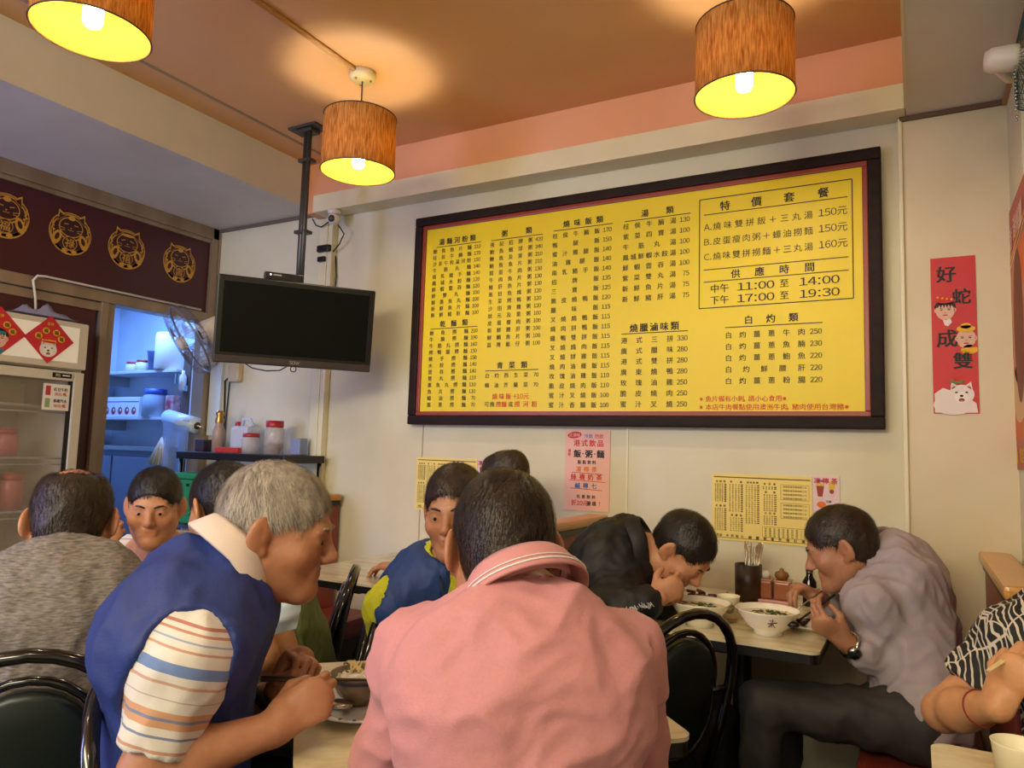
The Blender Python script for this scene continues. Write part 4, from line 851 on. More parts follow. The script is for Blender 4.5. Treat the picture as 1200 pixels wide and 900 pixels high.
# ------------------------------------------------------------------ crockery and food
china = M('cream white china', 'EFE6D2', .18, coat=.3); soup_m = M('pale noodle soup', 'D8C69A', .12, col2='C8B27E', nscale=20); leaf_m = M('dark green leaves', '2F4A22', .5); meat_m = M('roast meat', '7A3518', .35, col2='4F1E0E', nscale=40); rice_m = M('cooked rice', 'EFE8D8', .5); blue_m = M('cobalt glaze', '4A4F86', .25)
steel_b = M('worn steel cutlery', 'C4BBA8', .25, 1.)
def pt(px, py, z=.75):
    d = FW+RX*((px-600)/855.0)-UP*((py-450)/855.0); t_ = (z-1.27)/d.z; return Vector((d.x*t_, d.y*t_, z))
def noodle_bowl(px, py, label, mark):
    p = pt(px, py); t = thing('noodle_bowl', label, 'bowl', (p.x, p.y, .7505))
    MB().lathe([(0, .004), (.036, .004), (.038, 0), (.042, 0), (.042, .012), (.062, .026), (.080, .052), (.090, .073), (.0935, .074), (.0905, .070), (.078, .048), (.058, .024), (.03, .013), (0, .012)], seg=40).build('bowl', china, t)
    MB().lathe([(0, .058), (.0815, .058)], seg=32).build('soup', soup_m, t)
    mb = MB(); R_ = random.Random(int(px))
    for k in range(16):
        a = R_.uniform(0, 6.28); r_ = R_.uniform(0, .045); L_ = R_.uniform(.02, .04); b = a+R_.uniform(-.6, .6); c = Vector((r_*math.cos(a)*1.3, r_*math.sin(a)*.6, .0605+R_.uniform(0, .006))); d = Vector((math.cos(b), math.sin(b), R_.uniform(-.1, .15)))*L_/2; s_ = Vector((-math.sin(b), math.cos(b), .15))*.007
        mb.add([c-d, c-s_, c+d, c+s_, c+Vector((0, 0, .004))], [(0, 1, 4), (1, 2, 4), (2, 3, 4), (3, 0, 4)], None, False)
    o = mb.build('greens', leaf_m, t); o['kind'] = 'stuff'
    mb = MB()
    for k in range(14):
        a = R_.uniform(0, 6.28); r_ = R_.uniform(.0, .06); q = Vector((r_*math.cos(a), r_*math.sin(a), .0585)); b = R_.uniform(0, 6.28); mb.tube([q, q+Vector((math.cos(b)*.015, math.sin(b)*.015, .004)), q+Vector((math.cos(b+.6)*.03, math.sin(b+.6)*.03, 0))], .0016, seg=5)
    o = mb.build('noodles', M('egg noodles', 'E6CD86', .4), t); o['kind'] = 'stuff'
    if mark:
        a = math.atan2(-p.y, -p.x)+.15; q = MB(); R2 = lambda an, z: Vector(((.0655+(z-.03)*.75)*math.cos(an), (.0655+(z-.03)*.75)*math.sin(an), z))
        for (u0, z0, u1, z1) in ((-.16, .045, .16, .05), (0, .06, -.02, .035), (-.02, .046, -.13, .034), (.0, .046, .13, .033), (-.1, .055, -.06, .056)): q.tube([R2(a+u0, z0), R2(a+(u0+u1)/2, (z0+z1)/2), R2(a+u1, z1)], .0013, seg=5)
        q.build('painted_mark', M('maroon glaze', '6A3A4A', .3), t)
    return t
noodle_bowl(820, 733, 'white noodle bowl nearer the man in the black jacket', False)
noodle_bowl(900, 743, 'white noodle bowl with a painted sprig, in front of the man in the lilac shirt', True)
def paper_cup(p, label, stamp=True, s_=1.):
    t = thing('paper_cup', label, 'cup', (p.x, p.y, .7505)); MB().lathe([(0, .002), (.024*s_, .002), (.025*s_, 0), (.034*s_, .078*s_), (.0355*s_, .080*s_), (.034*s_, .081*s_), (.0325*s_, .078*s_), (.024*s_, .005), (0, .005)], seg=28).build('cup', M('cream paper cup', 'F0E6C4', .45), t)
    MB().lathe([(.0258*s_, .006), (.0265*s_, .012)], seg=28).build('base_band', M('ochre print band', 'C07A2C', .5), t)
    if stamp:
        a = math.atan2(-p.y, -p.x)+.1; q = MB(); rr = lambda z: .0252+.009*z/.078+.0009
        def C_(u, z): return Vector((rr(z)*math.cos(a+u/.031), rr(z)*math.sin(a+u/.031), z))
        q.tube([C_(.014*math.cos(k*PI/10), .044+.014*math.sin(k*PI/10)) for k in range(20)], .0008, seg=4, closed=True); q.tube([C_(.008*math.cos(k*PI/8), .044+.008*math.sin(k*PI/8)) for k in range(16)], .0007, seg=4, closed=True)
        for k in range(8): b = k*PI/4; q.tube([C_(.0095*math.cos(b), .044+.0095*math.sin(b)), C_(.0125*math.cos(b), .044+.0125*math.sin(b))], .0008, seg=4)
        q.build('round_stamp', M('dark stamp print', '4A4038', .5), t)
    return t
paper_cup(pt(854, 728), 'cream paper cup with round stamp between the two noodle bowls'); 
paper_cup(pt(1196, 940), 'plain cream paper cup at the bottom right corner', False, 1.1)
# chopstick holder and its chopsticks
p = pt(877, 704); t = thing('chopstick_holder', 'dark brown chopstick holder against the back wall', 'holder', (p.x, p.y, .7505))
MB().lathe([(0, .003), (.045, .003), (.0455, 0), (.0475, .0), (.0485, .132), (.0445, .132), (.0435, .006), (0, .006)], seg=28).build('tub', M('dark brown wood', '3A2318', .4, col2='2C1A12', nscale=12, nmap=(1, 1, .2)), t)
R_ = random.Random(3)
for k in range(20):
    a = R_.uniform(0, 6.28); r_ = R_.uniform(.004, .028); b = R_.uniform(0, 6.28); lean = R_.uniform(.0, .014)
    x0, y0 = p.x+r_*.5*math.cos(a), p.y+r_*.5*math.sin(a); x1, y1 = p.x+r_*1.75*math.cos(a)+.010+lean*math.cos(b), p.y+r_*1.1*math.sin(a)+lean*math.sin(b)
    tag(MB().tube([(x0, y0, .760), (x1, y1, .955+R_.uniform(-.012, .012))], .0024, seg=6).build('chopstick', steel_b), 'steel chopstick standing in the dark brown holder', 'chopstick', 'steel chopsticks in the holder on the right table')
# condiment tray
p = pt(905, 706); t = thing('condiment_tray', 'pink tray under the brown sugar boxes by the wall', 'tray', (p.x+.01, p.y, .7505)); MB().box((-.06, -.05, 0), (.06, .05, .016), None, .005).build('tray', M('pink plastic', 'CF8C84', .4), t)
boxm = M('amber brown plastic', 'A5623F', .25, alpha=.93)
for dx, w_, lab in ((-.030, .046, 'amber plastic condiment box on the left of the pink tray'), (.028, .055, 'amber plastic condiment box on the right of the pink tray')):
    b = thing('condiment_box', lab, 'box', (p.x+.01+dx, p.y, .7675)); MB().box((-w_/2, -.035, 0), (w_/2, .035, .062), None, .006).build('case', boxm, b); MB().box((-w_/2-.001, -.036, .062), (w_/2+.001, .036, .068), None, .003).build('lid', M('amber lid', 'B9774A', .3), b)
b = thing('shaker', 'white capped shaker on the left condiment box', 'shaker', (p.x-.024, p.y, .836)); MB().lathe([(0, 0), (.019, 0), (.019, .018), (.012, .026), (0, .028)], seg=16).build('cap', white_p, b)
b = thing('spice_pot', 'small wooden spice pot with a knob on the condiment tray', 'pot', (p.x+.034, p.y-.005, .836)); MB().lathe([(0, 0), (.018, 0), (.026, .014), (.022, .026), (.008, .031), (.008, .036), (.005, .041), (0, .042)], seg=18).build('pot', M('turned wood', '8A5A2C', .4), b)
b = thing('sauce_bottle', 'dark sauce bottle by the hand of the man in the lilac shirt', 'bottle', (p.x+.125, p.y+.02, .7505)); MB().lathe([(0, 0), (.022, 0), (.024, .004), (.024, .085), (.012, .105), (.011, .12)], seg=18).build('bottle', M('dark glass', '1A0F0A', .1), b); MB().lathe([(.012, .118), (.013, .124), (.013, .148), (0, .15)], seg=16).build('cap', black_p, b); MB().lathe([(.0125, .116), (.014, .118), (.0125, .124)], seg=16).build('collar', steel, b)
def plate(x, y, r_, label, mt=china, rim=None):
    t = thing('plate', label, 'plate', (x, y, .7505)); MB().lathe([(0, .003), (r_*.55, .003), (r_*.58, 0), (r_*.62, .0), (r_*.66, .006), (r_, .016), (r_, .0185), (r_*.66, .0095), (r_*.58, .006), (0, .006)], seg=40).build('dish', mt, t)
    if rim:
        n = 18
        for k in range(n):
            a = 2*PI*k/n; q = MB(); c_ = Vector((r_*.82*math.cos(a), r_*.82*math.sin(a), .0146)); q.ball(c_, (r_*.07, r_*.035, .0012), None, 8, Matrix.Rotation(a, 3, 'Z')); q.build('rim_flower', rim, t)
    return t
def chunks(x, y, z, n, sp, size, label, mt, cat='meat', seed=1, name='meat_slice', grp=None):
    R_ = random.Random(seed)
    for k in range(n):
        o = MB(); s_ = size*R_.uniform(.7, 1.2); T = Matrix.Rotation(R_.uniform(0, 6.28), 4, 'Z') @ Matrix.Rotation(R_.uniform(-.5, .5), 4, 'X'); T.translation = (x+R_.uniform(-sp, sp), y+R_.uniform(-sp, sp)*.7, z+s_*.45+.004*(k % 3))
        o.box((-s_*.8, -s_*.45, -s_*.28), (s_*.8, s_*.45, s_*.28), None, s_*.2, T); tag(o.build(name, mt), label, cat, grp or label)
c = pt(822, 705); plate(c.x+.005, c.y+.05, .085, 'white plate of roast meat behind the left noodle bowl'); chunks(c.x, c.y+.03, .760, 11, .045, .018, 'piece of roast meat on the plate behind the left noodle bowl', meat_m)
tag(MB().box((c.x-.11, c.y+.13, .7505), (c.x+.05, c.y+.22, .765), None, .006).build('serving_tray', M('grey cream tray', 'CFC2A4', .4)), 'flat grey cream tray by the wall behind the roast meat plate', 'tray')
c2 = pt(940, 737); plate(c2.x+.02, c2.y+.02, .088, 'white plate with dark roast meat and rice by the hand with the watch'); chunks(c2.x-.015, c2.y+.02, .758, 6, .028, .022, 'dark roast meat piece on the plate by the wristwatch', M('dark glazed meat', '40180C', .25), seed=4)
rc = MB(); R_ = random.Random(9)
for k in range(150):
    a = R_.uniform(0, 6.28); r_ = .034*math.sqrt(R_.random()); rc.ball((r_*math.cos(a), r_*math.sin(a), .004+.020*(1-(r_/.036)**2)+R_.uniform(-.002, .002)), (.0035, .0015, .0014), None, 6, Matrix.Rotation(R_.uniform(0, 6.28), 3, 'Z') @ Matrix.Rotation(R_.uniform(-.6, .6), 3, 'X'))
rc.lathe([(.034, .0), (.03, .012), (.018, .02), (0, .022)], seg=16)
o = rc.build('rice_mound', rice_m); o.location = (c2.x+.045, c2.y+.0, .7585); tag(o, 'mound of white rice on the plate by the wristwatch', 'rice', kind='stuff')
# near table: plate, rice bowl, spoon, meat, napkin
q0 = pt(424, 836); plate(q0.x, q0.y, .098, 'white plate with blue flowered rim on the nearest table', M('bluish white china', 'E4E0E0', .2, coat=.3), blue_m)
br = q0+Vector((-.030, .022, 0)); t = thing('rice_bowl', 'grey brown rice bowl with a dark band standing on the flowered plate', 'bowl', (br.x, br.y, .761)); glz = M('grey brown glaze', '8F7C66', .25, col2='7E6C58', nscale=10, coat=.3)
MB().lathe([(0, .004), (.020, .004), (.022, 0), (.026, 0), (.026, .007), (.040, .017), (.050, .036), (.0545, .057), (.0565, .058), (.0535, .053), (.046, .033), (.034, .016), (0, .011)], seg=40).build('bowl', glz, t)
for z0, z1, r0, r1 in ((.044, .050, .0530, .0548),): MB().lathe([(r0, z0), (r1+.0004, z1)], seg=40).build('painted_band', M('dark blue band', '3A3450', .3), t)
rc = MB()
for k in range(220):
    a = R_.uniform(0, 6.28); r_ = .043*math.sqrt(R_.random()); rc.ball((r_*math.cos(a), r_*math.sin(a), .048+.012*math.sin(r_*90+a)*(1-r_/.05)+R_.uniform(-.002, .003)), (.0040, .0016, .0015), None, 6, Matrix.Rotation(R_.uniform(0, 6.28), 3, 'Z') @ Matrix.Rotation(R_.uniform(-.9, .9), 3, 'X'))
rc.lathe([(.048, .044), (.03, .050), (0, .053)], seg=20); o = rc.build('rice', rice_m, t); o['kind'] = 'stuff'
mb = MB()
for k in range(9): a = 2.2+R_.uniform(-.7, .7); c_ = Vector((-.012, .005, .055)); mb.tube([c_+Vector((R_.uniform(-.012, .012), R_.uniform(-.012, .012), 0)), c_+Vector((math.cos(a)*.03, math.sin(a)*.02, .014)), c_+Vector((math.cos(a)*.045, math.sin(a)*.03, .006))], .0025, seg=5)
o = mb.build('shredded_vegetable', M('pale bamboo shreds', 'D9BE7A', .4), t); o['kind'] = 'stuff'
sp = q0+Vector((-.028, -.038, .017)); t = thing('spoon', 'steel spoon lying face down on the flowered plate', 'spoon', (sp.x, sp.y, .7685), math.radians(20))
MB().ball((0, 0, .004), (.029, .020, .009), None, 16).build('spoon_bowl', steel, t); MB().tube([(-.026, 0, .005), (-.05, .01, .014), (-.085, .03, .022)], [.0045, .0028, .004], seg=8).build('handle', steel, t)
chunks(q0.x+.055, q0.y+.0, .760, 5, .02, .02, 'brown roast meat piece on the flowered plate', meat_m, seed=6); 
qq = pt(449, 806); chunks(qq.x, qq.y, .752, 3, .012, .018, 'brown roast pork piece on the near table beyond the plate', M('roast pork', '8A3F1E', .3, col2='C98A5A', nscale=50), seed=8)
qn = pt(440, 818); vs = []; n = 12
for i in range(n+1):
    for j in range(n+1): u, v = i/n-.5, j/n-.5; vs.append((u*.09+.01*math.sin(v*9), v*.07, .012+.016*math.sin(u*11+v*4)*math.cos(v*9)+.018*(.5-abs(u))))
nb = MB(); nb.add(vs, [(i*(n+1)+j, (i+1)*(n+1)+j, (i+1)*(n+1)+j+1, i*(n+1)+j+1) for i in range(n) for j in range(n)], None, True); o = nb.build('crumpled_bag', M('crumpled clear film', 'C9C2B2', .2, alpha=.75)); o.location = (qn.x, qn.y, .757); tag(o, 'crumpled clear plastic bag behind the flowered plate', 'bag')
p = pt(22, 655, .75); t5h = U(26, 700, 2.0)
t = thing('straw_tub', 'tub of white chopsticks at the left edge of the picture', 'holder', (t5h[0], t5h[1], .7505)); MB().lathe([(0, .003), (.04, .003), (.042, 0), (.044, .11), (.040, .11), (.038, .006), (0, .006)], seg=20).build('tub', M('dark tub', '2E211B', .4), t)
for k in range(14):
    a = k*2.4; r_ = .008+.0018*k; tag(MB().tube([(t5h[0]+r_*.5*math.cos(a), t5h[1]+r_*.5*math.sin(a), .76), (t5h[0]+r_*1.5*math.cos(a), t5h[1]+r_*1.5*math.sin(a), .965+.01*math.sin(k))], .0028, seg=6).build('chopstick', white_p), 'white chopstick standing in the tub at the left edge', 'chopstick', 'white chopsticks in the tub at the left edge')
# ------------------------------------------------------------------ glass door fridge
fr_w = M('cream enamelled metal', 'DAD0BE', .35); glassm = M('fridge glass', 'AFA595', .04, alpha=.22); 
fg_ = thing('drinks_fridge', 'tall glass door drinks fridge at the left edge under the roundels', 'fridge', (-3.85, 1.50, 0)); FY0, FY1 = -.62, .63; fx = .25
alum = M('champagne aluminium', 'D6CCB8', .35, .15); ins = M('fridge liner', 'D9C7A2', .5)
mb = MB(); MB().box((-.30, FY0, 0), (-.27, FY1, 1.84)).build('back_panel', ins, fg_); MB().box((-.27, FY1-.03, 0), (fx-.04, FY1, 1.84)).build('side_panel', fr_w, fg_); MB().box((-.27, FY0, 0), (fx-.04, FY0+.03, 1.84)).build('side_panel', fr_w, fg_)
MB().box((-.27, FY0+.03, 1.60), (fx-.04, FY1-.03, 1.84)).build('top_panel', fr_w, fg_); MB().box((-.27, FY0+.03, 0), (fx-.04, FY1-.03, .22)).build('bottom_panel', black_p, fg_)
MB().box((fx-.04, FY0, 1.605), (fx, FY1, 1.835), None, .008).build('header_frame', alum, fg_); MB().box((fx-.004, FY0+.03, 1.635), (fx+.003, FY1-.045, 1.808), None, .003).build('header_light', M('lit header panel', 'F1E8D6', .3, emit=.10), fg_)
dr = MB().box((fx-.035, FY1-.055, .2), (fx+.004, FY1-.008, 1.59), None, .005).build('door', alum, fg_)
MB().box((fx-.035, FY0+.01, 1.545), (fx+.004, FY1-.056, 1.59), None, .005).build('door_rail', alum, dr); MB().box((fx-.022, FY0+.02, .24), (fx-.014, FY1-.056, 1.545)).build('glass', glassm, dr)
MB().box((fx-.012, FY1-.075, .24), (fx-.006, FY1-.055, 1.545)).build('gasket', black_p, dr)
MB().box((fx+.004, FY1-.16, 1.557), (fx+.007, FY1-.07, 1.580), None, .001).build('name_plate', black_p, dr); a = Art((fx+.0075, FY1-.155, 1.569), (0, 1, 0)); a.ex = Vector((0, 1, 0)); a.n = Vector((1, 0, 0)); a.text('RS', .02, 0, .018, white_p, 1, off=.02); a.line(.04, 0, .075, 0, .006, white_p, 1); a.build('name_print', dr)
a = Art((fx+.0005, FY1-.195, 1.40), (0, 1, 0)); a.ex = Vector((0, 1, 0)); a.n = Vector((1, 0, 0)); a.rect(0, 0, .125, .125, M('sticker white', 'E8E0D4', .5), 1); a.rect(.012, .07, .035, .115, flat('can red', 'B8303A'), 2); a.rect(.012, .012, .035, .055, flat('can green', '8FA06A'), 2)
a.text('紅豆牛奶', .082, .10, .018, bk, 2, off=.03, sx=.9); a.text('35元/瓶', .082, .078, .018, rp, 2, off=.03, sx=.9); a.text('香檬汽水', .082, .045, .018, bk, 2, off=.03, sx=.9); a.text('50元/瓶', .082, .022, .018, rp, 2, off=.03, sx=.9); a.build('price_sticker', dr)
for z in (1.42, 1.17, .92, .62):
    q = MB(); n = 26
    q.tube([(fx-.06, FY0+.04, z), (fx-.06, FY1-.04, z)], .005, seg=6); q.tube([(fx-.06, FY0+.04, z-.03), (fx-.06, FY1-.04, z-.03)], .004, seg=6)
    for k in range(n): y_ = FY0+.05+(FY1-FY0-.1)*k/(n-1); q.tube([(fx-.06, y_, z), (-.26, y_, z)], .002, seg=4)
    q.build('wire_shelf', M('white coated wire', 'E6DED0', .4), fg_)
def jar(x, y, z, r_, h_, body, lid, label, cat='jar', grp=None, name='jar'):
    t = thing(name, label, cat, (x, y, z), 0, grp); MB().lathe([(0, 0), (r_, 0), (r_, h_*.72), (r_*.82, h_*.80), (r_*.82, h_*.84)], seg=20).build('body', body, t); MB().lathe([(r_*.86, h_*.80), (r_*.9, h_*.82), (r_*.9, h_), (0, h_)], seg=20).build('lid', lid, t); return t
clr = M('cloudy plastic', 'CFC4B4', .2, alpha=.6); redlid = M('red plastic lid', 'B42A2A', .35); chili = M('red sauce', 'A8362C', .3); pnk = M('pink pickle', 'CC6A62', .3)
fx_w = -3.85
for k, (dy, z, bm_, ll) in enumerate(((.10, 1.176, pnk, 'pink'), (.24, 1.176, chili, 'red'), (.38, 1.176, pnk, 'pink'), (-.05, 1.176, clr, 'pale'))):
    jar(fx_w+.08, 1.5+dy, z, .052, .13, bm_, redlid, 'red lidded jar on the middle fridge shelf, %s filling, place %s' % (ll, ['left of centre', 'in the centre', 'right of centre', 'far left'][k]), grp='red lidded jars in the fridge')
for k, (dy, z) in enumerate(((.02, .926), (.15, .926), (.30, .926), (.42, .926))):
    jar(fx_w+.08, 1.5+dy, z, .055, .17, [chili, clr, chili, pnk][k], [redlid, white_p, black_p, redlid][k], ['jar of red sauce with a red lid', 'cloudy jar with a white lid', 'jar of red sauce with a black lid', 'jar of pink pickle with a red lid'][k]+' on the lower fridge shelf')
t = thing('sauce_bottle', 'small red capped bottle standing behind the jars on the middle fridge shelf', 'bottle', (fx_w-.06, 1.80, 1.176)); MB().lathe([(0, 0), (.03, 0), (.03, .11), (.012, .15), (.012, .18)], seg=16).build('body', clr, t); MB().lathe([(.015, .175), (.016, .21), (0, .212)], seg=12).build('cap', redlid, t)
tag(MB().box((fx_w-.10, 1.62, 1.43), (fx_w+.02, 1.98, 1.53), None, .01).build('food_carton', M('kraft carton', 'A98A5C', .6)), 'tan carton on the top fridge shelf', 'box')
# diamonds
def diamond(y, z, dog, label):
    t = thing('new_year_diamond', label, 'decoration', (-3.5955, y, z), 0, 'red diamond decorations on the fridge header'); h_ = .115; redp = MC['festive red paper']
    MB().add([(0, 0, -h_), (0, h_, 0), (0, 0, h_), (0, -h_, 0), (.001, 0, -h_), (.001, h_, 0), (.001, 0, h_), (.001, -h_, 0)], [(4, 5, 6, 7), (3, 2, 1, 0), (0, 1, 5, 4), (1, 2, 6, 5), (2, 3, 7, 6), (3, 0, 4, 7)]).build('paper', redp, t)
    a = Art((.0012, 0, 0), (0, 1, 0)); a.ex = Vector((0, 1, 0)); a.n = Vector((1, 0, 0))
    for x_, z_ in ((-.05, .012), (-.018, .040), (.03, .036), (.055, .008)): a.ell(x_, z_, .0165, .015, ye, 1); a.text('福', x_, z_, .021, hair_p, 2, off=.03)
    a.text('吉祥', .0, .075, .016, ye, 1, off=.03)
    if dog:
        dog_print(a, -.002, -.048, .042, 2); a.ell(-.002, -.010, .034, .008, ye, 9); a.ell(-.002, -.012, .034, .005, rp, 10)
    else:
        face_print(a, 0, -.03, .042); a.ell(0, -.002, .03, .007, flat('printed teal', '2F7A8A'), 9); a.poly([(-.03, -.075), (.03, -.075), (.018, -.098), (-.018, -.098)], flat('printed teal', '2F7A8A'), 1); a.ell(0, -.082, .007, .007, ye, 5)
    a.build('print', t); return t
# positions on the header face
diamond(1.941, 1.733, True, 'red diamond decoration with a white dog face, right one on the fridge header'); diamond(1.722, 1.736, False, 'red diamond decoration with a child face, cut by the left edge of the picture')
# bag and hose above the fridge
vs = []; n = 14
for i in range(n+1):
    for j in range(n+1): u, v = i/n-.5, j/n-.5; e_ = max(0, 1-(2*abs(u))**2)*max(0, 1-(2*abs(v))**2); vs.append((v*.12, u*.30, .008+.045*e_*(1+.35*math.sin(u*15+v*7)*math.cos(v*8))+.012*math.sin(u*19+v*5)*e_))
nb = MB(); nb.add(vs, [(i*(n+1)+j, (i+1)*(n+1)+j, (i+1)*(n+1)+j+1, i*(n+1)+j+1) for i in range(n) for j in range(n)], None, True); o = nb.build('plastic_bag', M('lilac plastic bag', 'A9A4C4', .3, alpha=.85)); o.location = (-3.70, 1.95, 1.842); tag(o, 'crumpled lilac plastic bag lying on top of the fridge', 'bag')
tag(MB().tube([(-3.75, 1.95, 1.88), (-3.755, 1.945, 1.95), (-3.75, 1.925, 2.03), (-3.745, 1.94, 2.055), (-3.745, 1.98, 2.06), (-3.748, 2.3, 2.061), (-3.748, 2.88, 2.061)], .006, seg=8).build('white_hose', white_p), 'thin white hose bent over the bronze rail down to the fridge', 'hose')
# ------------------------------------------------------------------ kitchen shelves and what is on them
shm = M('white shelf board', 'C9CCD0', .4)
for z, lab in ((1.74, 'upper white kitchen shelf with the white canister'), (1.425, 'middle white kitchen shelf with the apple box')):
    t = thing('kitchen_shelf', lab, 'shelf', (-4.68, 3.19, z)); MB().box((-.46, -.10, -.018), (.46, .11, 0), None, .003).build('board', shm, t)
    for x_ in (-.35, .40): MB().box((x_-.008, -.06, -.09), (x_+.008, .11, -.018)).build('bracket', steel, t)
t = thing('kitchen_cabinet', 'low blue grey kitchen cabinet below the shelves', 'cabinet', (-4.68, 3.14, 0)); MB().box((-.46, -.14, .0), (.46, .15, 1.20)).build('body', M('dull blue steel', '7A8494', .4, .3), t); MB().box((-.46, -.16, 1.20), (.46, .15, 1.23), None, .004).build('worktop', steel, t)
for x_ in (-.23, .23): MB().box((x_-.22, -.15, .08), (x_+.22, -.14, 1.16), None, .004).build('door', M('dull steel door', '8A94A4', .35, .3), t)
Y_ = 3.17
t = thing('white_canister', 'big white canister on the upper kitchen shelf beside the fan', 'canister', (-4.40, 3.16, 1.742)); MB().lathe([(0, 0), (.085, 0), (.092, .01), (.092, .24), (.085, .25), (0, .25)], seg=28).build('body', white_p, t)
for x_, h_, lab in ((-4.80, .07, 'small white tub with a red lid, left one on the upper kitchen shelf'), (-4.69, .08, 'small white tub with a red lid beside the blue pot')): jar(x_, Y_, 1.742, .048, h_, white_p, redlid, lab, 'tub', name='lidded_tub')
t = thing('blue_pot', 'tapering blue pot on the upper kitchen shelf', 'pot', (-4.575, 3.19, 1.742)); MB().lathe([(0, 0), (.045, 0), (.062, .13), (.066, .14), (.058, .14), (.042, .006), (0, .006)], seg=20).build('pot', M('slate blue plastic', '56618C', .4), t)
t = thing('apple_box', 'white carton printed with red apples on the middle kitchen shelf', 'box', (-4.80, 3.17, 1.427)); MB().box((-.20, -.07, 0), (.20, .07, .135), None, .003).build('carton', M('white carton', 'E4E6E8', .5), t)
a = Art((-.2, -.0705, 0), (1, 0, 0)); ap = flat('apple print', 'A8364A')
for k in range(5): a.ell(.05+.075*k, .04, .024, .026, ap, 1); a.ell(.055+.075*k, .046, .009, .01, wh, 2); a.line(.05+.075*k, .06, .055+.075*k, .075, .004, bk, 2)
a.rect(.0, .1, .4, .106, bp_, 1); a.build('print', t)
jar(-4.50, 3.15, 1.427, .078, .19, M('frosted jar', 'B9CBE0', .2, alpha=.75), M('blue lid', '4A62C0', .4), 'large frosted jar with a blue lid on the middle kitchen shelf')
t = thing('red_packet', 'red patterned packet beside the frosted jar', 'packet', (-4.37, 3.19, 1.427)); MB().box((-.045, -.03, 0), (.045, .03, .15), None, .01).build('packet', M('red patterned foil', 'A8384E', .3, col2='E2D2D2', nscale=14), t)
t = thing('wooden_post', 'narrow brown post beside the kitchen shelves', 'post', (-4.17, 3.16, 0)); MB().box((-.035, -.03, 0), (.035, .03, 1.86), None, .003).build('post', M('grey brown timber', '5A4A42', .6), t)
t = thing('spray_bottle', 'small white bottle fixed to the brown kitchen post', 'bottle', (-4.17, 3.105, 1.60)); MB().lathe([(0, 0), (.022, 0), (.022, .09), (.010, .11), (.010, .13), (0, .13)], seg=14).build('body', white_p, t); MB().box((-.025, 0, -.005), (.025, .026, .03)).build('holder', steel, t)
ra, rb_ = U(197, 489, 4.55), U(231, 499, 4.38)
t = thing('film_roll', 'large roll of clear bags hanging in the kitchen doorway', 'roll', tuple(ra)); MB().tube([(0, 0, 0), tuple(rb_-ra)], .048, seg=24).build('roll', M('white film', 'CDE0F4', .3), t)
q = rb_-ra; MB().tube([tuple(q), tuple(q*1.01)], .022, seg=16).build('core', M('cardboard core', '4A3A2A', .6), t); MB().tube([tuple(-q*.1), tuple(q*1.15)], .006, seg=8).build('rod', steel, t)
vs = []; n = 16
for i in range(n+1):
    for j in range(n+1):
        u, v = i/n, j/n; b_ = q*(.05+.9*u*(1-.1*v)); vs.append((b_[0]+.02*math.sin(u*14+v*3)*v, b_[1]-.045+.02*math.cos(u*11)*v, -.02-.34*v))
nb = MB(); nb.add(vs, [(i*(n+1)+j, (i+1)*(n+1)+j, (i+1)*(n+1)+j+1, i*(n+1)+j+1) for i in range(n) for j in range(n)], None, True); nb.build('hanging_film', M('clear blue film', '9FB8E8', .15, alpha=.5), t)
t = thing('glove_bundle', 'bundle of pale rubber gloves hanging below the film roll', 'gloves', tuple(U(190, 513, 4.5))); 
for k in range(8):
    a_ = -.9+.22*k; MB().tube([(0, 0, 0), (.06*math.sin(a_), -.01*k % .02, -.07), (.13*math.sin(a_), -.01, -.15-.02*math.cos(a_))], [.006, .010, .007], seg=8).build('glove_finger', M('pale yellow rubber', 'D6C684', .5) if k % 2 else white_p, t)
# ------------------------------------------------------------------ side rack under the television
t = thing('serving_rack', 'black topped rack under the television with crates on it', 'rack', (-3.18, 2.80, 0))
MB().box((-.42, -.13, 1.175), (.41, .16, 1.215), None, .006).build('tray_top', M('black tray', '17120F', .4), t); MB().box((-.42, -.13, .80), (.41, .16, .82)).build('lower_shelf', steel, t)
for x_ in (-.40, .39):
    for y_ in (-.11, .14): MB().tube([(x_, y_, 0), (x_, y_, 1.175)], .012, seg=8).build('leg', steel, t)
gp = M('green plastic', '2E8A58', .35)
def crate(x, w_, mt, lidm, label):
    t = thing('crate', label, 'crate', (x, 2.80, .825)); MB().box((-w_/2, -.12, 0), (w_/2, .12, .24), None, .015).build('body', mt, t)
    MB().box((-w_/2-.012, -.135, .24), (w_/2+.012, .135, .275), None, .010).build('rim', lidm, t)
    for k in range(6): x_ = -w_/2+w_*(k+.5)/6; MB().box((x_-.012, -.1225, .20), (x_+.012, -.119, .215)).build('slot', dark_edge, t)
crate(-3.40, .38, gp, gp, 'green plastic crate on the rack, nearer the partition'); crate(-2.97, .36, M('pale yellow plastic', 'D9CC8A', .4), gp, 'pale yellow crate with a green lid on the rack')
tp = 1.2155
t = thing('gas_bottle', 'small tan bottle with a brass valve on the black tray', 'bottle', (-3.47, 2.84, tp)); MB().lathe([(0, 0), (.035, 0), (.035, .12), (.022, .155), (.022, .17)], seg=18).build('body', M('pale tan glass', 'B79C86', .3, alpha=.85), t); MB().lathe([(.024, .165), (.026, .18), (.018, .20), (.024, .215), (.02, .235), (0, .235)], seg=14).build('valve', M('brass', 'B08B4A', .3, .9), t)
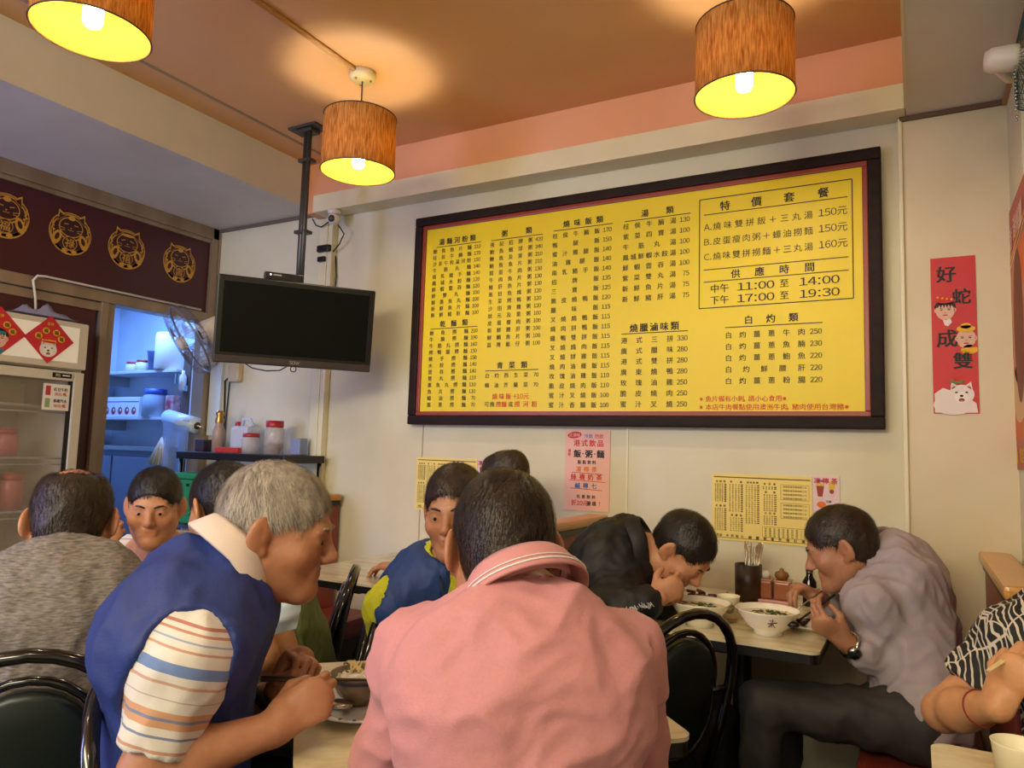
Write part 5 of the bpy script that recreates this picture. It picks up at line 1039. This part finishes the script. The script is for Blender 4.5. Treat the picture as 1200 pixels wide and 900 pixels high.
t = thing('milk_jug', 'translucent white jug with a red cap on the black tray', 'jug', (-3.30, 2.88, tp)); MB().box((-.07, -.05, 0), (.07, .05, .15), None, .02).build('body', M('translucent white plastic', 'D8DEE8', .3, alpha=.7), t); MB().tube([(-.03, 0, .15), (-.02, 0, .19), (.03, 0, .19), (.06, 0, .15)], .010, seg=8).build('handle', MC['translucent white plastic'], t); MB().lathe([(.018, 0), (.018, .025), (0, .025)], seg=12, c=(-.06, 0, .15)).build('cap', redlid, t)
jar(-3.16, 2.80, tp, .050, .11, M('clear plastic jar', 'D8CFC8', .12, alpha=.5), redlid, 'short clear jar with a red lid on the black tray'); jar(-3.03, 2.84, tp, .052, .18, MC['clear plastic jar'], redlid, 'tall clear jar of nuts with a red lid on the black tray')
t = thing('nut_heap', 'brown nuts filling the bottom of the tall red lidded jar', 'nuts', (-3.03, 2.84, tp+.002)); mb = MB()
for k in range(60): a_ = R_.uniform(0, 6.28); r_ = .038*math.sqrt(R_.random()); mb.ball((r_*math.cos(a_), r_*math.sin(a_), .008+.05*R_.random()), (.008, .006, .006), None, 6)
o = mb.build('nuts', M('roasted nuts', 'A0602C', .5), t); o['kind'] = 'stuff'
tag(MB().box((-3.36, 2.73, tp), (-3.18, 2.765, tp+.03), None, .005).build('red_tray', M('red plastic tray', 'C23A30', .35)), 'long red tray lying at the front of the black tray', 'tray')
tag(MB().box((-2.93, 2.86, tp), (-2.86, 2.92, tp+.09), None, .008).build('blue_carton', M('pale blue carton', '8A97B8', .5)), 'small pale blue carton at the right end of the black tray', 'carton')
tag(MB().box((-3.62, 2.80, tp), (-3.545, 2.9, tp+.07), None, .008).build('purple_tin', M('dark violet tin', '3A2A3A', .4)), 'dark violet tin at the left end of the black tray', 'tin')
tag(MB().box((-2.93, 2.994, 1.30), (-2.905, 2.999, 1.34)).build('wall_hook', M('tan tape', 'B9A07A', .6)), 'small tan tape patch on the wall above the pale blue carton', 'tape') if False else None
# ------------------------------------------------------------------ fans
def fan(label, hub, axis, R0, mount, cage_m, blade_m, body_m, nwire=40, hk=1.):
    axis = Vector(axis).normalized(); t = thing('wall_fan', label, 'fan', tuple(hub)); q = axis.to_track_quat('Z', 'Y').to_matrix().to_4x4(); hubv = Vector(hub)
    def Rg(r_, z, n=40): return [q @ Vector((r_*math.cos(2*PI*k/n), r_*math.sin(2*PI*k/n), z)) for k in range(n)]
    mb = MB(); mb.tube(Rg(R0, 0), .006, seg=6, closed=True); mb.build('cage_ring', cage_m, t)
    mb = MB()
    for k in range(nwire):
        a_ = 2*PI*k/nwire; c_, s_ = math.cos(a_), math.sin(a_)
        mb.tube([q @ Vector((R0*c_, R0*s_, 0)), q @ Vector((R0*.93*c_, R0*.93*s_, .05)), q @ Vector((.05*c_, .05*s_, .065))], .0013, seg=3, caps=False)
        mb.tube([q @ Vector((R0*c_, R0*s_, 0)), q @ Vector((R0*.9*c_, R0*.9*s_, -.055)), q @ Vector((.05*c_, .05*s_, -.07))], .0013, seg=3, caps=False)
    for r_, z in ((R0*.7, .055), (R0*.45, .06), (R0*.7, -.06)): mb.tube(Rg(r_, z), .0013, seg=3, closed=True)
    o = mb.build('cage_wires', cage_m, t); o['kind'] = 'stuff'
    for b in range(3):
        vs = []; n = 8
        for i in range(n+1):
            for j in range(5):
                r_ = .035+(R0*.86-.035)*i/n; w_ = (.25+.45*math.sin(PI*min(1, (i+1.5)/n*.8)))*(j/4-.5)*1.7; a_ = b*2*PI/3+w_+.25*i/n; vs.append(q @ Vector((r_*math.cos(a_), r_*math.sin(a_), .022*(j/4-.5)*2)))
        m_ = MB(); m_.add(vs, [(i*5+j, (i+1)*5+j, (i+1)*5+j+1, i*5+j+1) for i in range(n) for j in range(4)], None, True); m_.build('blade', blade_m, t)
    m_ = MB(); m_.lathe([(0, .07), (.035, .068), (.04, .05), (.035, .03)], seg=20, T=q.to_3x3().to_4x4()); m_.build('hub_cap', body_m, t)
    m_ = MB(); m_.lathe([(.03*hk, -.06), (.062*hk, -.065), (.066*hk, -.08), (.062*hk, -.08-.09*hk), (.045*hk, -.08-.12*hk), (0, -.08-.125*hk)], seg=24, T=q.to_3x3().to_4x4()); m_.build('motor_housing', body_m, t)
    m_ = MB(); c_ = q @ Vector((0, 0, -.13)); mt_ = Vector(mount)-hubv; m_.tube([c_, (c_+mt_)/2+Vector((0, 0, -.05)), mt_], .018, seg=8); m_.build('arm', body_m, t)
    m_ = MB(); m_.box((mt_.x-.035, mt_.y-.035, mt_.z-.07), (mt_.x+.035, mt_.y+.035, mt_.z+.05), None, .01); m_.build('wall_bracket', body_m, t)
    return t
fd = U(223, 398, 4.02)
fan('grey plastic wall fan tilted down beside the television', fd, (-.397, -.735, -.54), .20, (-3.72, 2.93, 1.80), M('smoky fan cage', '77747A', .3, .3), M('smoky clear blade', 'A8B0C4', .15, alpha=.55), M('aged white fan body', 'D9CFC0', .4))
fr2 = U(1228, 62, 1.98)
f2 = fan('white wall fan with a dark green cage at the top right corner', fr2, (1.005, .04, -.05), .155, (.32, 2.60, 2.50), M('dark green fan wire', '2F4A40', .3), M('pale green blade', 'A8C4B8', .25), M('white fan body', 'E2D6C2', .4), hk=.55)
m_ = MB(); c_ = U(1189, 78, 1.98)
for k in range(16): m_.ball((.0015*math.sin(k*2), -.001*k, -.0105*k), .004, None, 6)
o = m_.build('pull_chain', steel, f2); o.location = Vector(tuple(c_))-f2.location; o['kind'] = 'stuff'
# ------------------------------------------------------------------ the diners
def skin_mat(nm, c, c2): return M(nm, c, .48, col2=c2, nscale=30, attr='tint', bump=.08, bscale=120, sss=.0)
skA = skin_mat('tanned skin', 'B27C5A', 'A87150'); skB = skin_mat('warm skin', 'C8906C', 'BC8260'); skJ = skin_mat('light tan skin', 'D29A6C', 'C88C60')
def hair_mat(nm, c, c2, r=.45): return M(nm, c, r, col2=c2, nscale=60, nmap=(1, 1, .25), bump=.25, bscale=160, lo=.3, hi=.7)
hBlk = hair_mat('black hair', '120D0A', '241A13'); hBrn = hair_mat('dark brown hair', '21160E', '3A2818'); hGry = hair_mat('grey hair', '7A7064', 'B9AD9C', .5)
trd = M('charcoal trousers', '2C2926', .7, col2='332F2B', nscale=20); trb = M('black trousers', '161517', .7)
def fab(nm, c, c2=None, sc=200, **kw): return M(nm, c, .78, col2=c2 or c, nscale=sc, bump=.12, bscale=350, sheen=.1, **kw)
tee = M('grey melange jersey', '5A534E', .85, col2='9A9088', nscale=60, nmap=(1, 1, 5), bump=.15, bscale=300, lo=.3, hi=.75)
pink = fab('pink pique', 'CC8A8A', 'C98686'); pinkc = fab('pink rib', 'CF8C8A'); wtr = fab('white knit stripe', 'EFE6E2')
navy = M('royal blue vest cloth', '26397E', .62, col2='1F3070', nscale=5, bump=.1, bscale=200); navy2 = M('mid blue vest cloth', '1F4184', .6, col2='1A3873', nscale=5, bump=.1, bscale=200)
lime = fab('lime yellow jersey', 'C3C21E', 'B8B618'); blackj = M('black jacket cloth', '0E0E0F', .6, col2='161617', nscale=8); lilac = M('lilac grey cotton', 'A89A9C', .7, col2='9C8E90', nscale=4, bump=.1, bscale=300)
stripe = fab('striped polo', 'D8CFC4'); MCs = [(0, 'DDD6CC'), (.055, 'B9786A'), (.075, 'DDD6CC'), (.105, 'C08870'), (.12, 'DDD6CC'), (.16, '9AA6BC'), (.168, 'DDD6CC'), (.21, 'C6957E'), (.225, 'DDD6CC'), (.30, '6E86B8'), (.37, 'DDD6CC'), (.42, 'C9A088'), (.44, 'DDD6CC'), (.52, 'B9A8A0'), (.53, 'DDD6CC'), (.60, 'CE9A74'), (.64, '7C86A6'), (.66, 'CE9A74'), (.70, 'DDD6CC'), (.75, '7C86A6'), (.765, 'DDD6CC'), (.83, 'C6957E'), (.85, 'DDD6CC'), (.90, '6E86B8'), (.925, 'DDD6CC')]
stripes(stripe, 'along', MCs, .235)
plaid = fab('white polo with faint bands', 'E2D6CC'); stripes(plaid, 'along', [(0, 'E4DACF'), (.2, 'CDB4A8'), (.24, 'E4DACF'), (.5, 'B9A6A4'), (.53, 'E4DACF'), (.8, 'CDB4A8'), (.83, 'E4DACF')], .11)
green = fab('olive green jersey', '5E6A34', '566230')
pcol = fab('pale collar knit', 'D9C6B8'); D0 = -ZZ
def looks(a, pitch): a = az(a); p_ = math.radians(pitch); return a*math.cos(p_)+ZZ*math.sin(p_)

# 1 bald man in the grey T-shirt
f = az(140); r = np.cross(f, ZZ); nk = U(80, 660, 1.66); pl_ = nk-f*.08; pl_[2] = .56
wR = pl_+f*.44+r*.17; wR[2] = .80; wL = pl_+f*.44-r*.17; wL[2] = .80
A_ = person('man with a balding crown in a grey melange T-shirt, seen from behind', dict(pel=pl_, neck=nk, head=U(84, 612, 1.71), hdir=looks(142, -22), face=140, sh=.175, back=.045, eyes='shut', bulk=1.06, hs=1.04,
    armR=dict(w=wR, d=f-r*.5, n=D0, pole=D0+r*.6), armL=dict(w=wL, d=f+r*.5, n=D0, pole=D0-r*.6)), dict(skin=skB, hairm=hBrn, top=tee, trouser=trb, sleeve=.75, bald='crown', topname='t_shirt', strands=4500, strand_len=.018, fscale=34))
# 2 man in the white polo
f = az(-40); r = np.cross(f, ZZ); nk = U(188, 648, 2.48); pl_ = nk-f*.06; pl_[2] = .56
B_ = person('man in a pale banded polo facing the viewer behind the bald man', dict(pel=pl_, neck=nk, head=U(181, 593, 2.40), hdir=looks(-44, -10), face=-40, sh=.18,
    armR=dict(w=U(112, 652, 2.22), d=V3(.0, 0, 1)+r*-.5, n=-f, pole=D0+r*.8, curl=CURL['hold']), armL=dict(w=pl_+f*.42-r*.12+V3(0, 0, .24), d=f+r*.5, n=D0, pole=D0-r*.6)), dict(skin=skB, hairm=hBlk, top=plaid, trouser=trd, sleeve=.8, collar=plaid, collar_open=150, vneck=.10, topname='polo_shirt', strands=2500, along=1), vox=.0055)
# 3 dark haired diner in olive green, back to the right
f = az(218); r = np.cross(f, ZZ); nk = U(284, 634, 2.02); pl_ = U(348, 835, 2.06); pl_[2] = .56
C_ = person('black haired diner in an olive green top with a face mask on the arm', dict(pel=pl_, neck=nk, head=U(261, 596, 2.0), hdir=looks(172, -22), face=218, sh=.17, back=.03, eyes='shut',
    armL=dict(w=U(262, 742, 1.84), e=U(306, 768, 1.86), d=f, n=D0), armR=dict(w=pl_+f*.42+r*.1+V3(0, 0, .25), d=f, n=D0, pole=D0+r*.5)), dict(skin=skJ, hairm=hBlk, top=green, trouser=trb, sleeve=.45, topname='t_shirt', strands=2500, nape=-.085, strand_len=.03), vox=.005)
mk = thing('face_mask', 'pale blue surgical mask hooked over the arm of the diner in olive green', 'mask', tuple(U(332, 720, 1.78)))
vs = []; n = 12; mr = V3(*RX); mu = V3(*UP); mf = V3(*FW)
for i in range(n+1):
    for j in range(n+1):
        u, v = i/n-.5, j/n-.5; bul = (1-4*u*u)*(1-4*v*v)*.022; pl3 = .0018*math.sin(v*60); vs.append(mr*(u*.085*(1-.25*abs(v))+.01*v)+mu*(v*.088+.02*u)-mf*(bul+pl3))
nb = MB(); nb.add(vs, [(i*(n+1)+j, (i+1)*(n+1)+j, (i+1)*(n+1)+j+1, i*(n+1)+j+1) for i in range(n) for j in range(n)], None, True); nb.build('mask_cloth', M('pale blue non-woven', 'C2D2DE', .7), mk)
for sg in (-1, 1): MB().tube([tuple(-mr*.04+mu*.035*sg), tuple(-mr*.068+mu*.018*sg+mf*.015), tuple(-mr*.06+mf*.03), tuple(-mr*.04+mf*.02-mu*.02*sg)], .0016, seg=5).build('ear_loop', white_p, mk)
# 4 grey haired man in the blue vest and striped polo
f = az(44); r = np.cross(f, ZZ); nk = U(279, 658, 1.34); pl_ = U(200, 1020, 1.27); pl_[2] = .56
D_ = person('grey haired man in a blue vest over a striped polo', dict(pel=pl_, neck=nk, head=U(327, 621, 1.37), hdir=looks(33, -10), face=44, sh=.158, back=.07, bulk=.93, hs=1.0, shf=-.05,
    armR=dict(w=U(318, 855, 1.20), e=U(172, 905, 1.12), d=U(385, 812, 1.25)-U(318, 855, 1.20), n=-r+D0*.3, curl=CURL['pinch'], thumb=(.9, .45, .5, .5)),
    armL=dict(w=U(325, 815, 1.44), d=U(352, 772, 1.44)-U(325, 815, 1.44), n=r*.9+f*.4, pole=D0-r*.5, curl=CURL['fist'], thumb=(.8, .35, .7, .8))), dict(skin=skA, hairm=hGry, top=stripe, trouser=trd, sleeve=.80, along=1, collar=pcol, collar_open=165, vest=dict(m=navy, open=.028, arm=.038), topname='polo_shirt', strands=9000, strand_len=.024, strand_w=.9, fscale=44, hair_t=.010, fold=.003), vox=.004)
# vest piping, zip and pocket line, wrist band
def chops(hd, tip, back, label, mt):
    d = nrm3(tip-back); s_ = nrm3(np.cross(d, ZZ))
    for k in (-1, 1):
        tag(MB().tube([tuple(back+s_*k*.007), tuple(tip+s_*k*.002)], [.0034, .0018], seg=8).build('chopstick', mt), ('nearer ' if k > 0 else 'farther ')+label, 'chopstick', label)
aR = D_['arms']['R']; th, ix = aR['tips'][0], aR['tips'][1]; mid = (th+ix)/2; tip = U(432, 797, 1.33); bk_d = nrm3(mid-tip)
chops(aR, tip, mid+bk_d*.09, 'dark chopstick held by the grey haired man over the rice bowl', M('dark chopstick wood', '3A261C', .35))
wl = D_['arms']['L']; dv = nrm3(wl['w']-U(300, 845, 1.42)); b_ = MB(); uu = nrm3(np.cross(dv, ZZ)); ww = np.cross(dv, uu); n = 24
b_.tube([tuple((uu*math.cos(2*PI*k/n)+ww*math.sin(2*PI*k/n))*.036) for k in range(n)], .011, seg=8, closed=True); o = b_.build('wristband', M('black knit band', '141416', .8)); o.location = tuple(wl['w']-dv*.02); tag(o, 'black wrist band on the left wrist of the grey haired man', 'wristband')
# 5 man in lime yellow and blue vest
f = az(-52); r = np.cross(f, ZZ); nk = U(536, 650, 2.08); pl_ = nk-f*.03; pl_[2] = .57
E_ = person('dark haired man in a lime yellow shirt and blue vest facing the viewer', dict(pel=pl_, neck=nk, head=U(534, 599, 2.02), hdir=looks(-72, -6), face=-52, sh=.178, bulk=.9, hs=1.04, hroll=-4,
    armR=dict(w=U(480, 815, 1.97), e=U(440, 778, 2.06), d=f+r*-.8, n=D0), armL=dict(w=pl_+f*.30-r*.10+V3(0, 0, .13), d=f+r*.6, n=D0, pole=D0-r*.6)), dict(skin=skA, hairm=hBrn, top=lime, trouser=trd, sleeve=1.94, vest=dict(m=navy2, open=.066, arm=.022), topname='long_sleeved_shirt', strands=4000, fscale=50, fold=.005, neck_cut=.03), vox=.005)
ld = MB(); fr_ = E_['fr']; nk_ = E_['neck']; up_ = E_['up']; rr_ = E_['r']; cpt = nk_+fr_*.155-up_*.20; 
for sg in (-1, 1): ld.tube([tuple(nk_+rr_*sg*.06+fr_*.07-up_*.0), tuple(nk_+rr_*sg*.05+fr_*.125-up_*.06), tuple(cpt+rr_*sg*.006)], .0022, seg=5)
ld.tube([tuple(cpt), tuple(cpt-up_*.05+fr_*.005)], .0025, seg=5); tag(ld.build('lanyard', black_p), 'thin black lanyard hanging on the lime yellow shirt', 'lanyard')
# 6 man by the far booth
f = az(180); r = np.cross(f, ZZ); nk = V3(-1.395, 2.50, 1.02); pl_ = V3(-1.375, 2.50, .56)
F_ = person('diner with thinning dark hair behind the other heads, only the crown showing', dict(pel=pl_, neck=nk, head=V3(-1.43, 2.535, 1.158), hdir=looks(178, -15), face=180, eyes='shut', hs=.98,
    armR=dict(w=V3(-1.78, 2.62, .80), d=f, n=D0, pole=D0+r), armL=dict(w=V3(-1.78, 2.36, .80), d=f, n=D0, pole=D0-r)), dict(skin=skB, hairm=hBrn, top=fab('slate shirt', '3C4048'), trouser=trb, sleeve=.8, bald='top', strands=1800, topname='shirt'), vox=.0065)
# 7 man in the pink polo, back to the viewer
f = az(123); r = np.cross(f, ZZ); nk = U(614, 696, 1.12); pl_ = nk-f*.02; pl_[2] = .57
wR = pl_+f*.40+r*.16; wR[2] = .79; wL = pl_+f*.40-r*.16; wL[2] = .79
G_ = person('man in a pink polo shirt, back to the viewer in the foreground', dict(pel=pl_, neck=nk, head=U(589, 643, 1.21), hdir=looks(128, -14), face=123, sh=.158, back=.05, eyes='shut', bulk=1.02, hs=1.02, shd=.10,
    armR=dict(w=wR, d=f-r*.4, n=D0, pole=D0+r*.35-f*.2), armL=dict(w=wL, d=f+r*.4, n=D0, pole=D0-r*.35-f*.2)), dict(skin=skA, hairm=hBrn, top=pink, trouser=trd, sleeve=.82, collar=pinkc, collar_open=165, collar_stripe=wtr, topname='polo_shirt', strands=9000, strand_len=.020, fscale=30, fold=.0045, fstretch=(1, 1, 1.2), nape=-.075, vox=.006), vox=.004)
# 8 man in the black jacket, bent over his bowl
f = az(-4); r = np.cross(f, ZZ); nk = U(752, 640, 2.42); pl_ = V3(-1.0, 2.40, .56)
H_ = person('man in a black jacket bent low over a noodle bowl', dict(pel=pl_, neck=nk, head=U(800, 645, 2.38), hdir=looks(-10, -48), face=-4, sh=.165, back=.075, eyes='shut', bulk=1.05,
    armR=dict(w=U(765, 704, 2.20), e=U(690, 722, 2.18), d=U(790, 690, 2.22)-U(765, 704, 2.2), n=ZZ*.3-r*.9, curl=CURL['hold']), armL=dict(w=U(770, 700, 2.36), d=V3(.7, -.3, .3), n=r, pole=D0-r, curl=CURL['hold'])), dict(skin=skB, hairm=hBlk, top=blackj, trouser=trb, sleeve=1.93, collar=blackj, collar_open=170, topname='jacket', strands=3000, strand_len=.028, g=.016, fold=.006, fscale=38), vox=.005)
# white script printed along the forearm
e0 = np.array(U(690, 722, 2.18)); e1 = np.array(U(765, 704, 2.20)); dA = nrm3(e1-e0); nA = nrm3(-V3(*FW)-dA*(-V3(*FW) @ dA)); sA = np.cross(nA, dA); q = MB(); L0 = np.linalg.norm(e1-e0); ph = 0
for w0, w1 in ((-.22, .10), (.16, .52), (.58, .92)):
    pts = []; m_ = 46
    for k in range(m_+1):
        t_ = w0+(w1-w0)*k/m_; R0 = (.062-.012*t_)+.004; y = .008*math.sin(k*1.9+w0*9)*(1+.5*math.sin(k*.7))+.003*math.sin(k*.31); an = y/R0+.15; pts.append(tuple(e0+dA*(t_*L0+.004*math.cos(k*1.9))+nA*R0*math.cos(an)+sA*R0*math.sin(an)))
    q.tube(pts, .0014, seg=4)
o = q.build('sleeve_script', M('white sleeve print', 'D8D4CC', .6), None); o.parent = H_['root']; o.location = tuple(-np.array(H_['base'])); 
# 9 man in the lilac shirt
f = az(184); r = np.cross(f, ZZ); nk = U(1022, 648, 2.34); pl_ = V3(.0, 2.46, .565)
I_ = person('man in a lilac grey long sleeved shirt eating at the right of the wall table', dict(pel=pl_, neck=nk, head=U(984, 641, 2.26), hdir=looks(188, -22), face=184, sh=.18, back=.06, eyes='shut', bulk=1.04,
    armL=dict(w=U(990, 752, 2.08), e=U(1078, 800, 2.10), d=U(950, 722, 2.08)-U(990, 752, 2.08), n=-r*-.6+ZZ*.5, curl=CURL['hold'], thumb=(.9, .5, .4, .5)), armR=dict(w=U(958, 700, 2.34), e=U(1005, 735, 2.44), d=U(925, 684, 2.30)-U(958, 700, 2.34), n=D0-r*.3, curl=CURL['hold']),
    kneeL=V3(-.40, 2.30, .56), kneeR=V3(-.38, 2.62, .56)), dict(skin=skA, hairm=hBrn, top=lilac, trouser=trd, sleeve=1.74, collar=lilac, collar_open=165, topname='shirt', strands=4000, fold=.006, fscale=40, g=.016, fringe=.066), vox=.005)
wI = U(990, 752, 2.08); dv = nrm3(U(1078, 800, 2.10)-wI); uu = nrm3(np.cross(dv, ZZ)); ww = np.cross(dv, uu)
wt = thing('wristwatch', 'steel wristwatch with a dark dial on the man in the lilac shirt', 'watch', tuple(wI+dv*.018)); MB().tube([tuple((uu*math.cos(2*PI*k/24)+ww*math.sin(2*PI*k/24))*.033) for k in range(24)], .007, seg=8, closed=True).build('bracelet', steel, wt)
nv = nrm3(-V3(*FW)*.8+V3(*UP)*-.3); nv = nrm3(nv-dv*(nv @ dv)); MB().tube([tuple(nv*.030), tuple(nv*.043)], .0175, seg=20).build('case', steel, wt); MB().tube([tuple(nv*.043), tuple(nv*.0436)], .0145, seg=20).build('dial', M('dark dial', '24262A', .15), wt)
tp_ = I_['arms']['R']['tips']; m0 = (tp_[0]+tp_[1])/2
s_ = thing('soup_spoon', 'steel spoon and chopsticks end held by the man in the lilac shirt', 'spoon', tuple(m0)); tgt = V3(*U(905, 735, 2.25))-m0; MB().tube([tuple(-nrm3(tgt)*.07), tuple(tgt*.75)], [.003, .0024], seg=7).build('handle', steel, s_); MB().ball(tuple(tgt*.85), (.014, .014, .022), None, 12).build('spoon_bowl', steel, s_)
tpL = I_['arms']['L']['tips']; m1 = (tpL[0]+tpL[1])/2; s_ = thing('soup_spoon', 'dark spoon held over the meat plate by the hand with the watch', 'spoon', tuple(m1)); tg = V3(*U(925, 735, 2.12))-m1; MB().tube([tuple(-nrm3(tg)*.03), tuple(tg*.7)], [.004, .003], seg=7).build('handle', black_p, s_); MB().ball(tuple(tg*.9), (.018, .014, .010), None, 12).build('spoon_bowl', black_p, s_)
# 10 woman at the right edge
f = az(-98); r = np.cross(f, ZZ); nk = V3(.36, 1.93, 1.03); pl_ = V3(.39, 2.0, .56)
def leaf_print():
    mt = M('black blouse with white leaf print', '15120F', .7); nt = mt.node_tree; b = nt.nodes['Principled BSDF']; tc = nt.nodes.new('ShaderNodeTexCoord'); mp = nt.nodes.new('ShaderNodeMapping'); mp.inputs['Scale'].default_value = (16, 16, 9); mp.inputs['Rotation'].default_value = (.4, .5, .3)
    vo = nt.nodes.new('ShaderNodeTexVoronoi'); vo.feature = 'DISTANCE_TO_EDGE'; vo.inputs['Scale'].default_value = 1.2; wv = nt.nodes.new('ShaderNodeTexWave'); wv.inputs['Scale'].default_value = 1.6; wv.inputs['Distortion'].default_value = 9; wv.inputs['Detail'].default_value = 1.5
    c1 = nt.nodes.new('ShaderNodeValToRGB'); c1.color_ramp.elements[0].position = .015; c1.color_ramp.elements[1].position = .03; c1.color_ramp.elements[0].color = (1, 1, 1, 1); c1.color_ramp.elements[1].color = (0, 0, 0, 1)
    c2 = nt.nodes.new('ShaderNodeValToRGB'); c2.color_ramp.elements[0].position = .78; c2.color_ramp.elements[1].position = .84; vb = nt.nodes.new('ShaderNodeTexNoise'); vb.inputs['Scale'].default_value = .5; c3 = nt.nodes.new('ShaderNodeValToRGB'); c3.color_ramp.elements[0].position = .45; c3.color_ramp.elements[1].position = .52
    ml = nt.nodes.new('ShaderNodeMath'); ml.operation = 'MULTIPLY'; mx = nt.nodes.new('ShaderNodeMath'); mx.operation = 'MAXIMUM'; cm = nt.nodes.new('ShaderNodeMix'); cm.data_type = 'RGBA'; cm.inputs[6].default_value = lin('13110F'); cm.inputs[7].default_value = lin('CFC4B4')
    lk = nt.links.new; lk(tc.outputs['Object'], mp.inputs[0]); lk(mp.outputs[0], vo.inputs['Vector']); lk(mp.outputs[0], wv.inputs['Vector']); lk(mp.outputs[0], vb.inputs['Vector']); lk(vo.outputs['Distance'], c1.inputs[0]); lk(wv.outputs['Fac'], c2.inputs[0]); lk(vb.outputs['Fac'], c3.inputs[0])
    lk(c2.outputs[0], ml.inputs[0]); lk(c3.outputs[0], ml.inputs[1]); lk(ml.outputs[0], mx.inputs[0]); lk(c1.outputs[0], mx.inputs[1]); lk(mx.outputs[0], cm.inputs[0]); lk(cm.outputs[2], b.inputs['Base Color']); return mt
J_ = person('woman in a black and white leaf print blouse, elbow on the table corner', dict(pel=pl_, neck=nk, head=V3(.37, 1.86, 1.165), hdir=looks(-95, -15), face=-98, sh=.175, bulk=1.08, armk=.98, belly=1, eyes='shut',
    armR=dict(w=U(1168, 828, 1.40), e=U(1106, 834, 1.58), d=U(1200, 790, 1.40)-U(1172, 838, 1.42), n=V3(.6, .6, .3), curl=CURL['hold'], thumb=(.9, .6, .3, .4)), armL=dict(w=V3(.46, 1.55, .80), d=f+r*.5, n=D0, pole=D0-r*.6)), dict(skin=skJ, hairm=hBlk, top=leaf_print(), trouser=trb, sleeve=.66, topname='blouse', long=1, strands=2500, strand_len=.03, g=.016), vox=.0045)
tj = J_['arms']['R']['tips']; mj = (tj[0]+tj[1])/2; chops(None, mj+(V3(*U(1158, 786, 1.36))-mj)*1., mj-(V3(*U(1158, 786, 1.36))-mj)*1.6, 'pale chopstick in the hand of the woman in the leaf print blouse', M('pale chopstick bamboo', 'D9C08A', .4))
wJ = U(1168, 828, 1.40); eJ = U(1106, 834, 1.58); dv = nrm3(eJ-wJ); uu = nrm3(np.cross(dv, ZZ)); ww = np.cross(dv, uu); o = MB().tube([tuple((uu*math.cos(2*PI*k/28)+ww*math.sin(2*PI*k/28))*.0345) for k in range(28)], .0016, seg=6, closed=True).build('bracelet', M('red cord', '8A2A1E', .6)); o.location = tuple(wJ+dv*.055); tag(o, 'thin red cord bracelet on the wrist of the woman in the leaf print blouse', 'bracelet')
# ------------------------------------------------------------------ chairs
def seat_for(info_face, pel, label, back=.02): f_ = az(info_face); return chair(label, pel[0]+f_[0]*back, pel[1]+f_[1]*back, info_face)
seat_for(140, A_['base'], 'black hoop back chair under the man in the grey T-shirt'); seat_for(-40, B_['base'], 'black hoop back chair under the man in the pale polo'); seat_for(218, C_['base'], 'black hoop back chair under the diner in olive green')
seat_for(44, D_['base'], 'black hoop back chair under the grey haired man in the vest', .125); seat_for(-52, E_['base'], 'black hoop back chair under the man in lime yellow'); cg = seat_for(123, G_['base'], 'black hoop back chair under the man in the pink polo', .06); cg.scale = (1, 1, .9); seat_for(-98, J_['base'], 'black hoop back chair under the woman in the leaf print blouse')
c0 = U(812, 742, 1.75); c0 = U(814, 800, 1.88); chair('empty black hoop back chair with a green pad in front of the wall table', c0[0]+.25*az(152)[0], c0[1]+.25*az(152)[1], 152)
chair('empty black hoop back chair at the end of the bare table by the far booth', -1.86, 1.80, 216)
